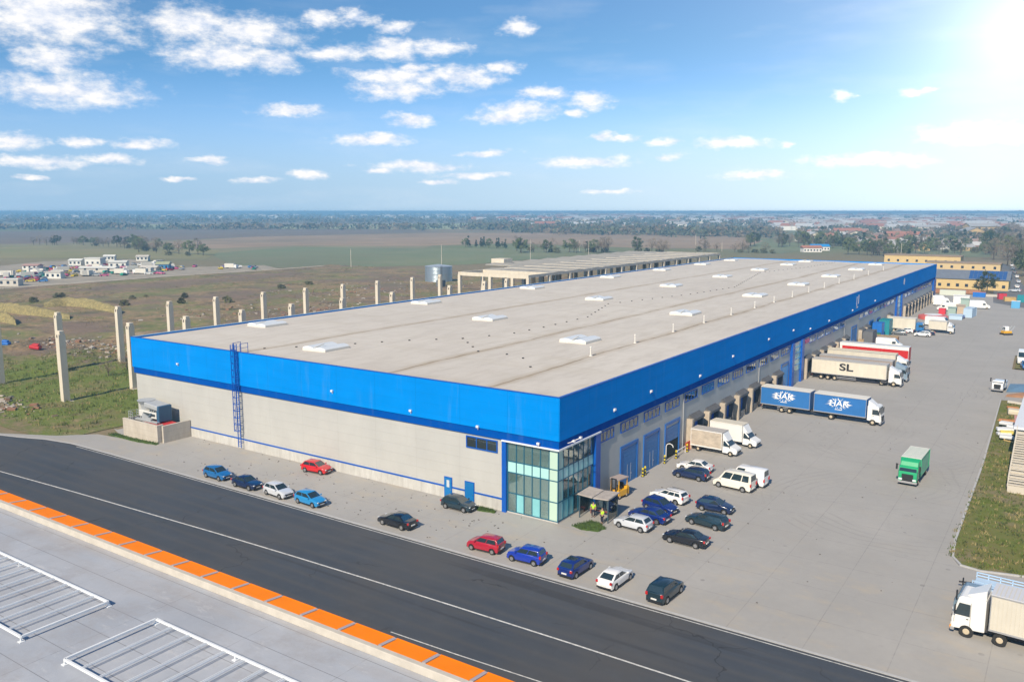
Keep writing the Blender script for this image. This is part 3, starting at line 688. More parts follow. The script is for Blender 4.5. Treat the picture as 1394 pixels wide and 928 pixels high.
# doors ------------------------------------------------------------
def rdoor(y0, y1, z1, open_=0.0, light=False):
    b = MB(); t = .35; L = y1-y0
    b.box(-.02, .12, y0, y0+t, 0, z1); b.box(-.02, .12, y1-t, y1, 0, z1); b.box(-.02, .12, y0+t, y1-t, z1-t, z1)
    fr = b.build('roller_door', mat('door_frame_blue', (.01, .12, .42), .45), wh)
    b = MB(); zz = z1*open_
    n = int((z1-t-zz)/.5)
    for k in range(n): b.box(.01, .05, y0+t, y1-t, zz+.5*k+.012, zz+.5*k+.5)
    b.build('door_leaf', M_LB if light else M_DOOR, fr)
    if open_:
        b = MB(); b.box(.0, .012, y0+t, y1-t, 0, zz); b.build('opening_shade_sheet', mat('opening_shade', (.012, .02, .018), .9), fr)  # near-black sheet on the solid wall: doorway shade put into its colour
    else:
        b = MB(); b.box(.05, .075, (y0+y1)/2-.5, (y0+y1)/2-.42, .3, 2.4); b.box(.05, .075, (y0+y1)/2+.42, (y0+y1)/2+.5, .3, 2.4); b.box(.05, .1, (y0+y1)/2+.5, (y0+y1)/2+.62, 1.0, 1.15); b.build('door_hardware', mat('pale_metal', (.45, .5, .55), .4, .6), fr)
rdoor(14.5, 19.4, 5.0); rdoor(21, 25.9, 5.0); rdoor(27.6, 32.6, 5.05, open_=.46)
rdoor(79.6, 84.3, 5.2, light=True)
M_SHEL = mat('dock_rubber', (.10, .10, .105), .7, var=.3, scale=2); M_DARK = mat('dock_dark', (.018, .02, .024), .9); M_PIL = mat('dock_pillar', (.42, .36, .29), .8, var=.2, scale=1)
def dock(y, h=4.0, blue=True, d_=.75):
    """dock shelter: projecting rubber hood with leaning cover, pillar, blue door on the dark shade sheet, bumpers"""
    b = MB()
    b.box(0, d_, y, y+.45, .5, h); b.box(0, d_, y+3.4, y+3.85, .5, h)
    b.add([(0, y-.05, h+.5), (d_+.15, y-.05, h), (d_+.15, y+3.9, h), (0, y+3.9, h+.5), (0, y-.05, h-.35), (d_+.15, y-.05, h-.35), (d_+.15, y+3.9, h-.35), (0, y+3.9, h-.35)],
          [(0,1,2,3), (4,7,6,5), (0,4,5,1), (1,5,6,2), (2,6,7,3), (3,7,4,0)])
    s_ = b.build('dock_shelter', M_SHEL, wh)
    b = MB(); b.box(.005, .03, y+.45, y+3.4, .2, h-.35); b.build('recess_shade', M_DARK, s_)  # flat dark sheet, shade at the back of the dock painted in
    if blue:
        b = MB(); b.box(.03, .07, y+.9, y+3.2, 1.1, h-.9); b.build('dock_door', M_DB2, s_)
    b = MB(); b.box(-.0, d_+.1, y-.75, y-.2, 0, h+.1); b.build('pillar', M_PIL, s_, bevel=.03)
    b = MB(); b.box(.02, .5, y+.4, y+3.45, 0, 1.05); b.build('dock_leveller', M_PIL, s_)
    for yy in (y+.55, y+3.2):
        b = MB(); b.box(.5, .68, yy, yy+.3, .45, 1.05); b.build('bumper', M_DARK, s_)
    return s_
d0 = None
for k in range(7): dock(35.9+6.5*k, 3.9 if k else 4.1)
for y in (95.2, 101.2, 108, 114.5, 121, 127.5): dock(y, 4.0)
rdoor(136.2, 141.8, 5.7, light=False)
for y in (145, 151, 181.5): dock(y, 3.9, False)
rdoor(156.3, 161.5, 4.9, light=False); rdoor(166, 171, 4.6)
for k in range(10): dock(207.5+6.2*k, 4.1, False, .6)
# full height blue entrance bays
def bay(y0, y1):
    b = MB(); b.box(-.02, .5, y0, y0+1.5, 0, ZB+.05); o = b.build('entrance_bay', M_DB2, wh)
    b = MB(); b.box(-.02, .5, y1-1.6, y1, 0, ZB+.05); b.build('bay_post', M_DB2, o)
    b = MB(); b.box(-.02, .2, y0+1.5, y1-1.6, 2.6, ZB-.1); b.build('bay_glass', M_SPAN2, o)
    b = MB(); b.box(-.02, .14, y0+1.5, y1-1.6, 0, 2.55); b.build('bay_door', mat('bay_door_pale', (.3, .4, .5), .4), o)
    for k in (1, 2, 3, 4):
        b = MB(); z = 2.6+k*1.15; b.box(.0, .26, y0+1.5, y1-1.6, z-.06, z+.06); b.build('transom', M_LB, o)
bay(85.2, 93.3); bay(192.5, 202)
b = MB(); b.box(-.02, .55, 264.8, 270.3, 0, ZB+.02); b.build('corner_pier', M_DB2, wh)
b = MB(); b.box(.34, .42, 94.0, 97.0, 7.2, 7.95); 
b.build('pink_sign_panel', mat('pink_sign', (.55, .08, .22), .5), wh)
# personnel doors on the front
for x0, x1, glass in ((-15.35, -14.2, True), (-12.35, -11.0, False)):
    b = MB(); b.box(x0, x1, -.1, 0, 0.02, 2.55); o = b.build('door', M_DB2, wh)
    b = MB(); b.box(x0+.08, x1-.08, -.125, -.1, .08, 2.45); b.build('leaf', M_DOOR, o)
    b = MB(); b.box(x1-.25, x1-.15, -.17, -.125, 1.05, 1.12); b.build('handle', mat('chrome', (.6, .6, .6), .3, 1), o)
    if glass: b = MB(); b.box(x0+.4, x1-.35, -.14, -.125, 1.35, 2.2); b.build('door_window', mat('door_window', (.5, .55, .58), .3), o)
# caged ladder
b = MB(); lx = -51.5; ly = -.55
for s_ in (-.28, .28): b.bar((lx+s_, ly, .3), (lx+s_, ly, 15.0), .09)
z = .5
while z < 14.8: b.bar((lx-.28, ly, z), (lx+.28, ly, z), .045); z += .33
for z in (1, 3.4, 5.8, 8.1, 10.6, 13): b.bar((lx-.28, ly, z), (lx-.28, -.3 if z > 8 else 0, z), .06); b.bar((lx+.28, ly, z), (lx+.28, -.3 if z > 8 else 0, z), .06)
lad = b.build('ladder', M_DB2, wh)
b = MB(); z = 2.8
while z < 15.1:
    P = [(lx+.45*math.cos(a), ly-.1-.62*math.sin(a), z) for a in [math.pi*k/8 for k in range(9)]]
    for p, q in zip(P[:-1], P[1:]): b.bar(p, q, .05, .09)
    z += .95
for a in [math.pi*k/6 for k in range(7)]: b.bar((lx+.45*math.cos(a), ly-.1-.62*math.sin(a), 2.8), (lx+.45*math.cos(a), ly-.1-.62*math.sin(a), 14.9), .04)
b.build('safety_cage', M_DB2, lad)
b = MB()
for s_ in (-.75, .75):
    b.bar((lx+s_, -.3, 13.8), (lx+s_, -.3, 15.0), .06); b.bar((lx+s_, 1.0, 13.6), (lx+s_, 1.0, 15.0), .06); b.bar((lx+s_, -.3, 15.0), (lx+s_, 1.0, 15.0), .06); b.bar((lx+s_, -.3, 14.4), (lx+s_, 1.0, 14.4), .05)
b.build('guard_rail', M_DB2, lad)
# floodlights and small plates on the band
M_WH = mat('white_fitting', (.75, .75, .75), .4)
for y, z in ((12, 10.2), (22, 10.6), (38.5, 9.9), (52, 10.8), (70, 11.2), (85, 11.0), (97, 9.9), (112, 9.9), (134, 10.0), (160, 10.0)):
    b = MB(); b.box(0, .22, -.18, .18, -.12, .12); b.box(-.05, .02, -.04, .04, -.3, .1); b.build('floodlight', M_WH, wh, loc=(.38, y, z))
for x, z in ((-10.2, 9.3), (-33, 10.6), (-65, 10.8), (-2.2, 8.6), (-20, 9.8)):
    b = MB(); b.box(-.16, .16, -.2, 0, -.12, .12); b.box(-.03, .03, -.03, .03, -.35, .1); b.build('floodlight', M_WH, wh, loc=(x, -.38, z))
b = MB(); b.bar((.3, 1.5, 8.6), (1.2, 1.2, 9.0), .07); b.box(1.1, 1.35, 1.05, 1.35, 8.95, 9.15); b.bar((.3, 2.2, 8.6), (1.3, 2.4, 9.1), .07); b.box(1.2, 1.45, 2.3, 2.6, 9.05, 9.25)
b.build('camera_bracket', M_WH, wh)
# white marks on the band far along
b = MB(); b.box(.345, .36, 138.4, 139.0, 10.2, 12.8); b.box(.345, .36, 140.2, 140.9, 10.9, 13.1); b.box(.345, .36, 138.4, 140.2, 10.0, 10.4); b.build('white_emblem', M_WH, wh)
b = MB(); b.cyl((.345, 203, 12.0), (.365, 203, 12.0), 1.0, n=16); b.build('white_emblem', M_WH, wh)
# downpipes
for y in (33.7, 66.6, 128.8):
    b = MB(); b.cyl((.07, y, 0), (.07, y, ZB), .07, n=8); b.build('downpipe', mat('pipe_grey', (.35, .36, .37), .5), wh)
# ================================================================== concrete posts & unfinished hall
pc = NT('precast_concrete', .85); y1_ = pc.noise(.8, 6, .7, stretch=(1, 1, .3)); y2_ = pc.noise(5, 4, .7)
pcx = pc.mix(pc.ramp(y1_, .3, .75), (.66, .60, .50), (.54, .48, .39)); pcx = pc.mix(pc.ramp(y2_, .6, .8, 0, .4), pcx, (.3, .27, .23)); pc.col(pcx); pc.bump(y2_, .2, .02)
def post_mesh():
    b = MB(); b.box(-.5, .5, -.6, .6, -.4, 12.0); b.box(-.5, .5, -.42, .42, 12.0, 12.6); return b
def column(x, y, label, h=12.6, parts=True):
    t = empty('concrete_column', (x, y, 0), 0, label, 'concrete column', 'bare precast columns behind the warehouse')
    o = post_mesh().build('shaft', pc.m, t, bevel=.04); o.scale = (1, 1, h/12.6)
    b = MB(); b.box(-.95, .95, -1.05, 1.05, -.3, .18); b.build('footing', pc.m, t, bevel=.05)
    b = MB(); b.box(-.16, .16, -.63, -.6, h-1.15, h-.65); b.build('steel_plate', mat('rust_plate', (.10, .08, .07), .8), t)
    return t
r1y = (1.6, 14.5, 26.4, 39.8, 53.2, 68.9, 86.5, 110.2, 126.8, 138.3)
r2y = (2.4, 15.6, 28.7, 41.2, 53.8, 68.1, 82.3, 96.2, 110.4, 126.2, 139.9)
near = ('nearest and tallest looking bare concrete column standing in the green grass by the road bend', 'bare concrete column standing right beside the left corner of the blue band')
ordn = ('first', 'second', 'third', 'fourth', 'fifth', 'sixth', 'seventh', 'eighth', 'ninth')
for i, y in enumerate(r1y): column(-101.2, y, near[i] if i < 2 else f'short looking concrete column rising over the roof edge, {ordn[i-2]} of the low tops from the left')
far3 = ('bare concrete column cut off by the left edge of the photo', 'bare concrete column directly behind the nearest one, its top showing above it', 'bare column in the grass just left of the column at the blue corner')
for i, y in enumerate(r2y): column(-128.6 if i else -125.9, y, far3[i] if i < 3 else f'tall concrete column of the rear row above the roof edge, {ordn[min(8,i-3)]} of the tall tops from the left')
hall = empty('unfinished_hall', (-115, 235, 0), 0, 'unfinished precast concrete hall frame with grey roof slabs behind the warehouse roof', 'building frame')
def hb(name, m_, f):
    b = MB(); f(b); o = b.build(name, m_, hall); o.data.transform(Matrix.Translation((115, -235, 0))); return o
slab = NT('roof_slab_grey', .9); z1_ = slab.noise(.15, 6, .7); z2_ = slab.noise(1.5, 5, .7); slab.col(slab.mix(slab.ramp(z1_, .35, .65), slab.mix(slab.ramp(z2_, .3, .7), (.36, .34, .30), (.46, .43, .37)), (.27, .26, .24)))
ys = [150.5+13.1*k for k in range(14)]
for x in (-101.2, -116, -128.6, -146):
    for y in ys: 
        if x == -146 and y < 190: continue
        hb('column', pc.m, lambda b: b.box(x-.5, x+.5, y-.55, y+.55, 0, 12.0))
for x in (-101.2, -128.6): hb('edge_beam', pc.m, lambda b: b.box(x-.35, x+.35, ys[0]-.5, ys[-1]+.5, 12.0, 12.9))
for k, y in enumerate(ys): hb('cross_beam', pc.m, lambda b: b.box(-128.3, -101.5, y-.35, y+.35, 11.7, 12.9))
for k in range(len(ys)-1):
    y = ys[k]
    if k < 1: continue
    def slabf(b, y=y, k=k):
        for j in range(3):
            xa = -129.5 + j*9.6 - (17 if (j == 0 and k > 2) else 0); xb = -129.5+(j+1)*9.6
            zc = 12.75; b.add([(xa, y+.2, zc), (xb-.3, y+.2, zc), (xb-.3, y+6.5, zc+.35), (xa, y+6.5, zc+.35), (xa, y+12.9, zc), (xb-.3, y+12.9, zc)], [(0,1,2,3), (3,2,5,4)])
            b.add([(xb-.3, y+.2, zc-.35), (xb-.3, y+.2, zc), (xb-.3, y+6.5, zc+.35), (xb-.3, y+12.9, zc), (xb-.3, y+12.9, zc-.35)], [(0, 1, 2, 3, 4)])
            b.add([(xa, y+.2, zc-.35), (xb-.3, y+.2, zc-.35), (xb-.3, y+.2, zc), (xa, y+.2, zc)], [(0, 1, 2, 3)])
            b.add([(xa, y+.2, zc-.36), (xb-.3, y+.2, zc-.36), (xb-.3, y+12.9, zc-.36), (xa, y+12.9, zc-.36)], [(0, 1, 2, 3)])
    hb('roof_panel', slab.m, slabf)
hb('roof_hut', pc.m, lambda b: b.box(-148, -142, 196, 202, 12.6, 14.6))
# ================================================================== near building with orange parapet (we look down on its roof)
nb = empty('near_building', (0, -60, 0), 0, 'flat grey roofed building in the foreground edged by an orange parapet', 'building')
def nbp(name, m_, f, bevel=0, parent=None):
    b = MB(); f(b); o = b.build(name, m_, parent or nb, bevel=bevel)
    if parent is None: o.data.transform(Matrix.Translation((0, 60, 0)))
    return o
# ZN: level of the orange parapet
ZN = 9.0; YO = -40.3
nr = NT('near_roof_felt', .75)
e1 = nr.noise(.12, 6, .65); e2 = nr.noise(1.1, 6, .7, stretch=(.35, 1, 1)); e3 = nr.noise(9, 4, .7)
ec = nr.mix(nr.ramp(e1, .35, .65), (.32, .345, .395), (.40, .42, .465)); ec = nr.mix(nr.ramp(e2, .55, .8, 0, .4), ec, (.27, .26, .27)); ec = nr.mix(nr.ramp(e3, .5, .8, 0, .25), ec, (.5, .5, .5))
jj = nr.ma('MAXIMUM', nr.line(nr.y, 2.2, .045, .6), nr.ma('MULTIPLY', nr.line(nr.x, 7.5, .035, 2.0), nr.ramp(e2, .4, .6, .2, 1)))
ec = nr.mix(nr.ma('MULTIPLY', jj, .8), ec, (.15, .15, .16)); wt = nr.ma('MULTIPLY', nr.ramp(nr.y, -46, -42.2, 0, 1), nr.ramp(nr.noise(.5, 5, .7, stretch=(.2, 1, 1)), .4, .65)); ec = nr.mix(nr.ma('MULTIPLY', wt, .5), ec, (.36, .31, .27))
e5 = nr.noise(.22, 6, .75, off=(60, 0, 0)); ec = nr.mix(nr.ramp(e5, .5, .64, 0, .5), ec, (.30, .29, .30)); e6 = nr.noise(.5, 6, .8, off=(6, 20, 0), stretch=(.5, 1.4, 1)); ec = nr.mix(nr.ramp(e6, .58, .72, 0, .6), ec, (.54, .54, .55))
nr.col(ec); nr.bump(e3, .15, .01)
nbp('roof', nr.m, lambda b: b.box(-150, 60, -110, YO-1.3, ZN-.9, ZN-.5))
nbp('wall', mat('near_wall', (.4, .4, .4), .8), lambda b: b.box(-150, 60, -110, YO-.3, 0, ZN-.9))
nbp('parapet', mat('parapet_cream', (.50, .46, .40), .7, var=.15, scale=1), lambda b: b.box(-150, 60, YO-1.62, YO-1.25, ZN-.5, ZN), bevel=.03)
ORG = mat('orange_panel', (.95, .23, .0), .6, spec=.1, var=.07, scale=.5)
GRYJ = mat('joint_cover', (.42, .36, .36), .5)
x = -62.0; k = 0
nbp('orange_fascia', ORG, lambda b: [b.box(xx+.09, xx+3.2-.09, YO+.01, YO+.16, 4.0, ZN-.14) for xx in [-150+3.2*i for i in range(71)]])
oc = [-150+3.2*i for i in range(71)]
for xx in oc:
    if xx < -45 or xx > 26: continue
    b = MB(); b.add([(xx+.16, -1.24, -.02), (xx+3.04, -1.24, -.02), (xx+3.04, .16, -.16), (xx+.16, .16, -.16), (xx+.16, -1.24, -.12), (xx+3.04, -1.24, -.12), (xx+3.04, .16, -.26), (xx+.16, .16, -.26)], [(0,1,2,3), (4,7,6,5), (0,4,5,1), (1,5,6,2), (2,6,7,3), (3,7,4,0)])
    o = b.build('coping_panel', ORG, nb, loc=(0, YO+60, ZN))
    b = MB(); b.box(xx-.12, xx+.12, -1.2, .12, -.15, -.07, rot=Matrix.Rotation(-.1, 3, 'X')); b.build('joint_cover', GRYJ, nb, loc=(0, YO+60, ZN))
# white steel frames over the roof (bare rooflight guards)
GAL = mat('white_steel', (.72, .74, .76), .4, var=.06, scale=2)
def frame(x0, x1, y0, y1, step, label, off):
    f = empty('steel_frame', (x0, y0, ZN-.5), 0, label, 'steel frame', 'white steel frames on the near roof')
    L = x1-x0; D = y1-y0
    b = MB()
    for yy in (0, D): b.bar((0, yy, .3), (L, yy, .3), .13)
    b.build('long_rail', GAL, f)
    n = int(round(L/step))
    for i in range(n+1):
        b = MB(); xx = L*i/n
        if i in (0, n): b.bar((xx, 0, .3), (xx, D, .3), .13)
        else:
            b.bar((xx-.06, 0, .28), (xx-.06, D, .28), .05, .08); b.bar((xx+.06, 0, .28), (xx+.06, D, .28), .05, .08)
        b.build('cross_rail', GAL, f)
    for xx in (0, L/2, L):
        for yy in (0, D):
            b = MB(); b.bar((xx, yy, 0), (xx, yy, .3), .09); b.box(xx-.15, xx+.15, yy-.15, yy+.15, 0, .04); b.build('foot', GAL, f)
    return f

frame(-26.93, -4.83, -52.10, -46.82, 1.55, 'white steel frame on the near roof running out of the left edge of the photo', 0)
frame(-0.30, 14.40, -52.00, -46.47, 1.65, 'white ladder-like steel frame at the bottom left centre of the near roof', 0)
# ================================================================== VEHICLES
M_GL = mat('car_glass', (.02, .036, .046), .05, spec=.8, coat=.5); M_TY = mat('tyre_rubber', (.02, .02, .02), .85); M_RIM = mat('alloy_rim', (.45, .46, .48), .35, .8)
M_HL = mat('headlight_glass', (.62, .66, .7), .1, coat=1); M_TL = mat('tail_light_red', (.45, .01, .01), .2, coat=1); M_PLT = mat('number_plate', (.7, .7, .68), .5); M_BLK = mat('black_plastic', (.02, .02, .022), .5)
def paint(name, c, rough=.28): return mat('paint_'+name, c, rough, coat=.8, metal=0.0)
P_ = dict(blue=paint('mid_blue', (.012, .12, .33)), navy=paint('navy', (.006, .018, .07)), silver=paint('silver', (.52, .55, .60)), lblue=paint('azure', (.02, .23, .52)), red=paint('red', (.52, .008, .012)),
          black=paint('black', (.006, .008, .014)), dred=paint('dark_red', (.36, .01, .03)), royal=paint('royal_blue', (.008, .035, .35)), dblue=paint('deep_blue', (.006, .022, .16)), white=paint('white', (.78, .78, .78)), teal=paint('dark_teal', (.010, .028, .042)), grey=paint('grey', (.16, .17, .18)), cream=paint('cream', (.74, .71, .63)))
SPEC = { # L, halfwidth, body top outline rear->front (x,z), greenhouse base (rear, front), roof (rear, front), belt z, roof z, wheel x, tyre r
 'hatch': (4.1, .87, [(-2.02,.62),(-2.0,.95),(-1.85,1.0),(.95,.97),(1.55,.86),(1.92,.72),(2.05,.5)], (-1.9, 1.05), (-1.45, .15), .97, 1.48, (-1.27, 1.28), .31),
 'coupe': (4.2, .87, [(-2.08,.62),(-2.05,.92),(-1.9,.97),(.85,.94),(1.6,.82),(1.98,.68),(2.1,.48)], (-1.95, 1.0), (-1.05, .05), .94, 1.40, (-1.28, 1.32), .32),
 'sedan': (4.6, .89, [(-2.28,.62),(-2.25,.96),(-1.6,1.0),(.95,.95),(1.75,.82),(2.15,.68),(2.3,.48)], (-1.75, 1.1), (-1.0, .2), .95, 1.44, (-1.38, 1.38), .32),
 'wagon': (4.6, .89, [(-2.28,.62),(-2.27,.98),(-2.15,1.02),(.95,.97),(1.75,.83),(2.15,.69),(2.3,.48)], (-2.2, 1.1), (-1.85, .2), .98, 1.47, (-1.38, 1.38), .32),
 'mini':  (3.75, .84, [(-1.85,.6),(-1.84,1.0),(-1.78,1.04),(.95,1.0),(1.5,.88),(1.78,.74),(1.88,.5)], (-1.8, 1.1), (-1.55, .3), 1.0, 1.54, (-1.18, 1.2), .29),
 'suv':   (4.3, .90, [(-2.12,.66),(-2.1,1.05),(-2.0,1.1),(1.0,1.06),(1.7,.95),(2.05,.8),(2.15,.55)], (-2.05, 1.1), (-1.65, .3), 1.06, 1.64, (-1.3, 1.32), .35),
 'van':   (5.0, .96, [(-2.48,.66),(-2.47,1.1),(-2.44,1.24),(1.35,1.18),(2.0,.98),(2.35,.82),(2.5,.55)], (-2.46, 1.7), (-2.38, .95), 1.18, 2.2, (-1.5, 1.6), .34),
}
def lerp3(a, b, t): return tuple(a[i]+(b[i]-a[i])*t for i in range(3))
def car(kind, pm_, x, y, hd, label, sunroof=False, cat='car', group='cars parked around the warehouse', plain_side=False, roofcol=None):
    L, hw, top, gb, gr_, zb, zr, wx, tr = SPEC[kind]
    t = empty('parked_car' if kind != 'van' else 'passenger_van', (x, y, .012), R(hd), label, cat, group)
    pmt = P_[pm_]
    # side outline with wheel arches
    out = [(x_, z_) for x_, z_ in top]                               # rear to front along the top
    xf, xr = top[-1][0], top[0][0]
    out += [(xf-.03, .28), (xf-.15, .2)]
    def arch(cx_): return [(cx_+(tr+.06)*math.cos(a), max(.2, tr+(tr+.06)*math.sin(a))) for a in [math.pi*k/8 for k in range(0, 9)]]
    out += arch(wx[1]); out += arch(wx[0]); out += [(xr+.12, .22), (xr-.0, .34)]
    n = len(out); fr = (-1, -.93, -.6, 0, .6, .93, 1); Lh = L/2
    b = MB(); V = []
    for f_ in fr:
        for k, (px, pz) in enumerate(out):
            w = hw*(1-.14*abs(px/Lh)**5); zz = pz-(.05 if abs(f_) == 1 and k < len(top) and pz > .6 else 0)
            xx = px*(1-.035*abs(f_)**3*(abs(px)/Lh)**3); V.append((xx, f_*w, zz+(.02*(1-f_*f_) if k < len(top) and 0 < k < len(top)-1 else 0)))
    F = []
    for j in range(len(fr)-1):
        for k in range(n): F.append((j*n+k, (j+1)*n+k, (j+1)*n+(k+1) % n, j*n+(k+1) % n))
    b.add(V, F)
    b.f.append(tuple(range(n))); b.mi.append(0); b.f.append(tuple((len(fr)-1)*n+k for k in range(n-1, -1, -1))); b.mi.append(0)
    # greenhouse
    zl = zb-.04; z1 = zr-.06; wb = hw*.93; wt = hw*.76
    G = []
    B0 = [(gb[0], -wb, zl), (gb[1], -wb*.96, zl-.03), (gb[1], wb*.96, zl-.03), (gb[0], wb, zl)]; T0 = [(gr_[0], -wt, z1-.01), (gr_[1], -wt, z1), (gr_[1], wt, z1), (gr_[0], wt, z1-.01)]
    xm = (gr_[0]+gr_[1])/2; TT = [(gr_[0]+.1, -wt*.8, zr-.02), (gr_[1]-.12, -wt*.8, zr), (gr_[1]-.12, wt*.8, zr), (gr_[0]+.1, wt*.8, zr-.02)]
    TM = [(xm, -wt*.8, zr+.02), (xm, wt*.8, zr+.02)]
    b.add(B0+T0+TT+TM, [(0,1,5,4), (1,2,6,5), (2,3,7,6), (3,0,4,7), (5,6,10,9), (7,4,8,11), (4,5,9,12,8), (6,7,11,13,10), (8,12,13,11), (12,9,10,13)])
    me = b.mesh('body', pmt, smooth=None); bb = bmesh.new(); bb.from_mesh(me)
    ng = [f for f in bb.faces if len(f.verts) > 5]; bmesh.ops.triangulate(bb, faces=ng); bb.to_mesh(me); bb.free()
    for p in me.polygons: p.use_smooth = True
    me.set_sharp_from_angle(angle=R(38))
    o = bpy.data.objects.new('body', me); COL.objects.link(o); o.parent = t
    m = o.modifiers.new('bevel', 'BEVEL'); m.width = .035; m.segments = 2; m.limit_method = 'ANGLE'; m.angle_limit = R(40)
    def quadpane(nm, a, b_, c, d_, u0, u1, v0, v1, splits=()):        # a-b bottom, d-c top
        q = MB(); nrm = (Vector(b_)-Vector(a)).cross(Vector(d_)-Vector(a)).normalized()
        cen = (Vector(a)+Vector(c))/2
        if nrm.dot(cen-Vector((0, 0, zb))) < 0: nrm = -nrm
        cuts = [u0]+list(splits)+[u1]; k = 0
        for p0, p1 in zip(cuts[:-1], cuts[1:]):
            p0 += .015 if p0 != u0 else 0; p1 -= .015 if p1 != u1 else 0
            P = [Vector(lerp3(lerp3(a, b_, uu), lerp3(d_, c, uu), vv)) for uu, vv in ((p0, v0), (p1, v0), (p1, v1), (p0, v1))]
            q.add([p+nrm*.008 for p in P]+[p-nrm*.02 for p in P], [(0,1,2,3), (0,4,5,1), (1,5,6,2), (2,6,7,3), (3,7,4,0)])
        return q.build(nm, M_GL, t)
    sp = {'hatch': (.48,), 'coupe': (.5,), 'sedan': (.52,), 'wagon': (.33, .64), 'mini': (.5,), 'suv': (.33, .62), 'van': (.30, .64)}[kind]
    for a, b2, c, d2 in ((B0[0], B0[1], T0[1], T0[0]), (B0[3], B0[2], T0[2], T0[3])):
        if plain_side: quadpane('side_window', a, b2, c, d2, .68, .95, .2, .92)
        else: quadpane('side_window', a, b2, c, d2, .07, .94, .17, .92, sp)
    quadpane('windscreen', B0[1], B0[2], T0[2], T0[1], .06, .94, .12, .96)
    quadpane('rear_window', B0[0], B0[3], T0[3], T0[0], .1, .9, .25 if kind != 'van' else .3, .93)
    for wxx in wx:
        for s_ in (-1, 1):
            yy = s_*(hw-.10)
            q = MB(); q.cyl((wxx, yy-.1, tr), (wxx, yy+.1, tr), tr, n=20); w_ = q.build('wheel', M_TY, t, smooth=40)
            q = MB(); q.cyl((wxx, yy+s_*.08, tr), (wxx, yy+s_*.112, tr), tr*.66, tr*.58, n=14)
            q.build('rim', M_RIM, w_)
            q = MB()
    lx = xf; 
    for s_ in (-1, 1):
        q = MB(); q.box(lx-.30, lx-.045, s_*hw*.62-.13, s_*hw*.62+.13, .58, .70, rot=Matrix.Rotation(-s_*.22, 3, 'Z')); q.build('headlight', M_HL, t, bevel=.03)
        hz = (.72, 1.0) if kind in ('hatch', 'coupe', 'sedan') else ((.78, 1.12) if kind != 'van' else (.8, 1.3))
        q = MB(); q.box(xr-.035, xr+.14, s_*hw*.80-.11, s_*hw*.80+.10, hz[0], hz[1]-.06, rot=Matrix.Rotation(s_*.2, 3, 'Z')); q.build('tail_light', M_TL, t, bevel=.02)
        q = MB(); q.box(gb[1]-.42, gb[1]-.24, s_*(hw+.0), s_*(hw+.17), zb+.0, zb+.13); q.build('mirror', pmt, t, bevel=.03)
        q = MB(); q.box(wx[0]+tr+.1, wx[1]-tr-.1, s_*hw-.02, s_*hw+.012, .2, .27); q.build('sill', M_BLK, t)
    q = MB(); q.box(xr-.05, xr+.03, -.26, .26, .5, .62); q.build('number_plate', M_PLT, t)
    q = MB(); q.box(xf-.02, xf+.015, -.26, .26, .36, .46); q.build('number_plate', M_PLT, t)
    q = MB(); q.box(xf-.1, xf+.008, -.5, .5, .47, .62); q.build('grille', M_BLK, t)
    q = MB(); q.box(xr-.02, xr+.12, -hw*.8, hw*.8, .26, .4); q.box(xf-.14, xf-.0, -hw*.75, hw*.75, .22, .33); q.build('bumper_trim', M_BLK, t)
    if sunroof:
        q = MB(); q.box(xm-.25, xm+.45, -wt*.7, wt*.7, zr+.0, zr+.03); q.build('sunroof', M_GL, t)
    if kind in ('wagon',):
        q = MB(); 
        for s_ in (-1, 1): q.bar((gr_[0]+.2, s_*wt*.88, zr+.05), (gr_[1]-.2, s_*wt*.88, zr+.05), .04)
        q.build('roof_rail', M_BLK, t)
    return t
car('hatch', 'blue', -43.4, -10.3, -1, 'mid blue hatchback at the far left end of the kerb row of four')
car('coupe', 'navy', -37.4, -10.6, -1, 'dark navy hatchback, second from the left in the kerb row')
car('hatch', 'silver', -31.9, -10.5, -5, 'silver hatchback between the dark navy and the light blue car')
car('hatch', 'lblue', -26.6, -10.4, -3, 'light azure blue hatchback at the right end of the left kerb row')
car('hatch', 'red', -34.9, -1.7, 6, 'bright red hatchback parked against the pale plinth of the warehouse')
car('sedan', 'black', -13.9, -9.9, 178, 'black saloon car standing alone by the kerb, tail to the right')
car('hatch', 'teal', -11.6, -2.2, 0, 'dark hatchback in front of the two small blue doors')
car('mini', 'dred', -2.3, -9.9, -176, 'dark red small hatchback with a boxy rear, left of the royal blue one')
car('mini', 'royal', 2.5, -9.9, -176, 'royal blue small hatchback with its nose to the left')
car('hatch', 'dblue', 7.6, -9.4, 88, 'deep blue hatchback with dark sunroof seen from behind at the kerb', sunroof=True)
car('coupe', 'white', 11.7, -9.5, 88, 'white car seen from behind at the kerb, between the blue and the dark teal cars')
car('suv', 'teal', 16.5, -9.4, 87, 'dark teal estate car at the right end of the kerb row')
car('hatch', 'silver', 7.2, 3.5, 177, 'silver hatchback nearest to the glass shelter')
car('sedan', 'dblue', 7.6, 6.6, 174, 'deep blue saloon squeezed behind the silver hatchback')
car('hatch', 'dblue', 7.4, 9.9, -13, 'deep blue hatchback facing right, just in front of the white estate')
car('wagon', 'white', 6.9, 13.5, 170, 'white estate car with black roof rails near the yellow forklift')
car('wagon', 'navy', 5.8, 22.8, 177, 'dark navy estate car in front of the blue roller doors')
car('sedan', 'white', 5.0, 26.0, 180, 'white saloon partly hidden behind the navy estate by the roller doors')
car('van', 'cream', 11.6, 22.0, 174, 'cream white passenger van with long dark side windows', cat='van')
car('van', 'white', 12.3, 24.6, 176, 'white van half hidden behind the cream passenger van', cat='van', plain_side=True)
car('hatch', 'navy', 12.5, 13.3, 1, 'dark blue hatchback facing right, at the top of the middle group of three', sunroof=True)
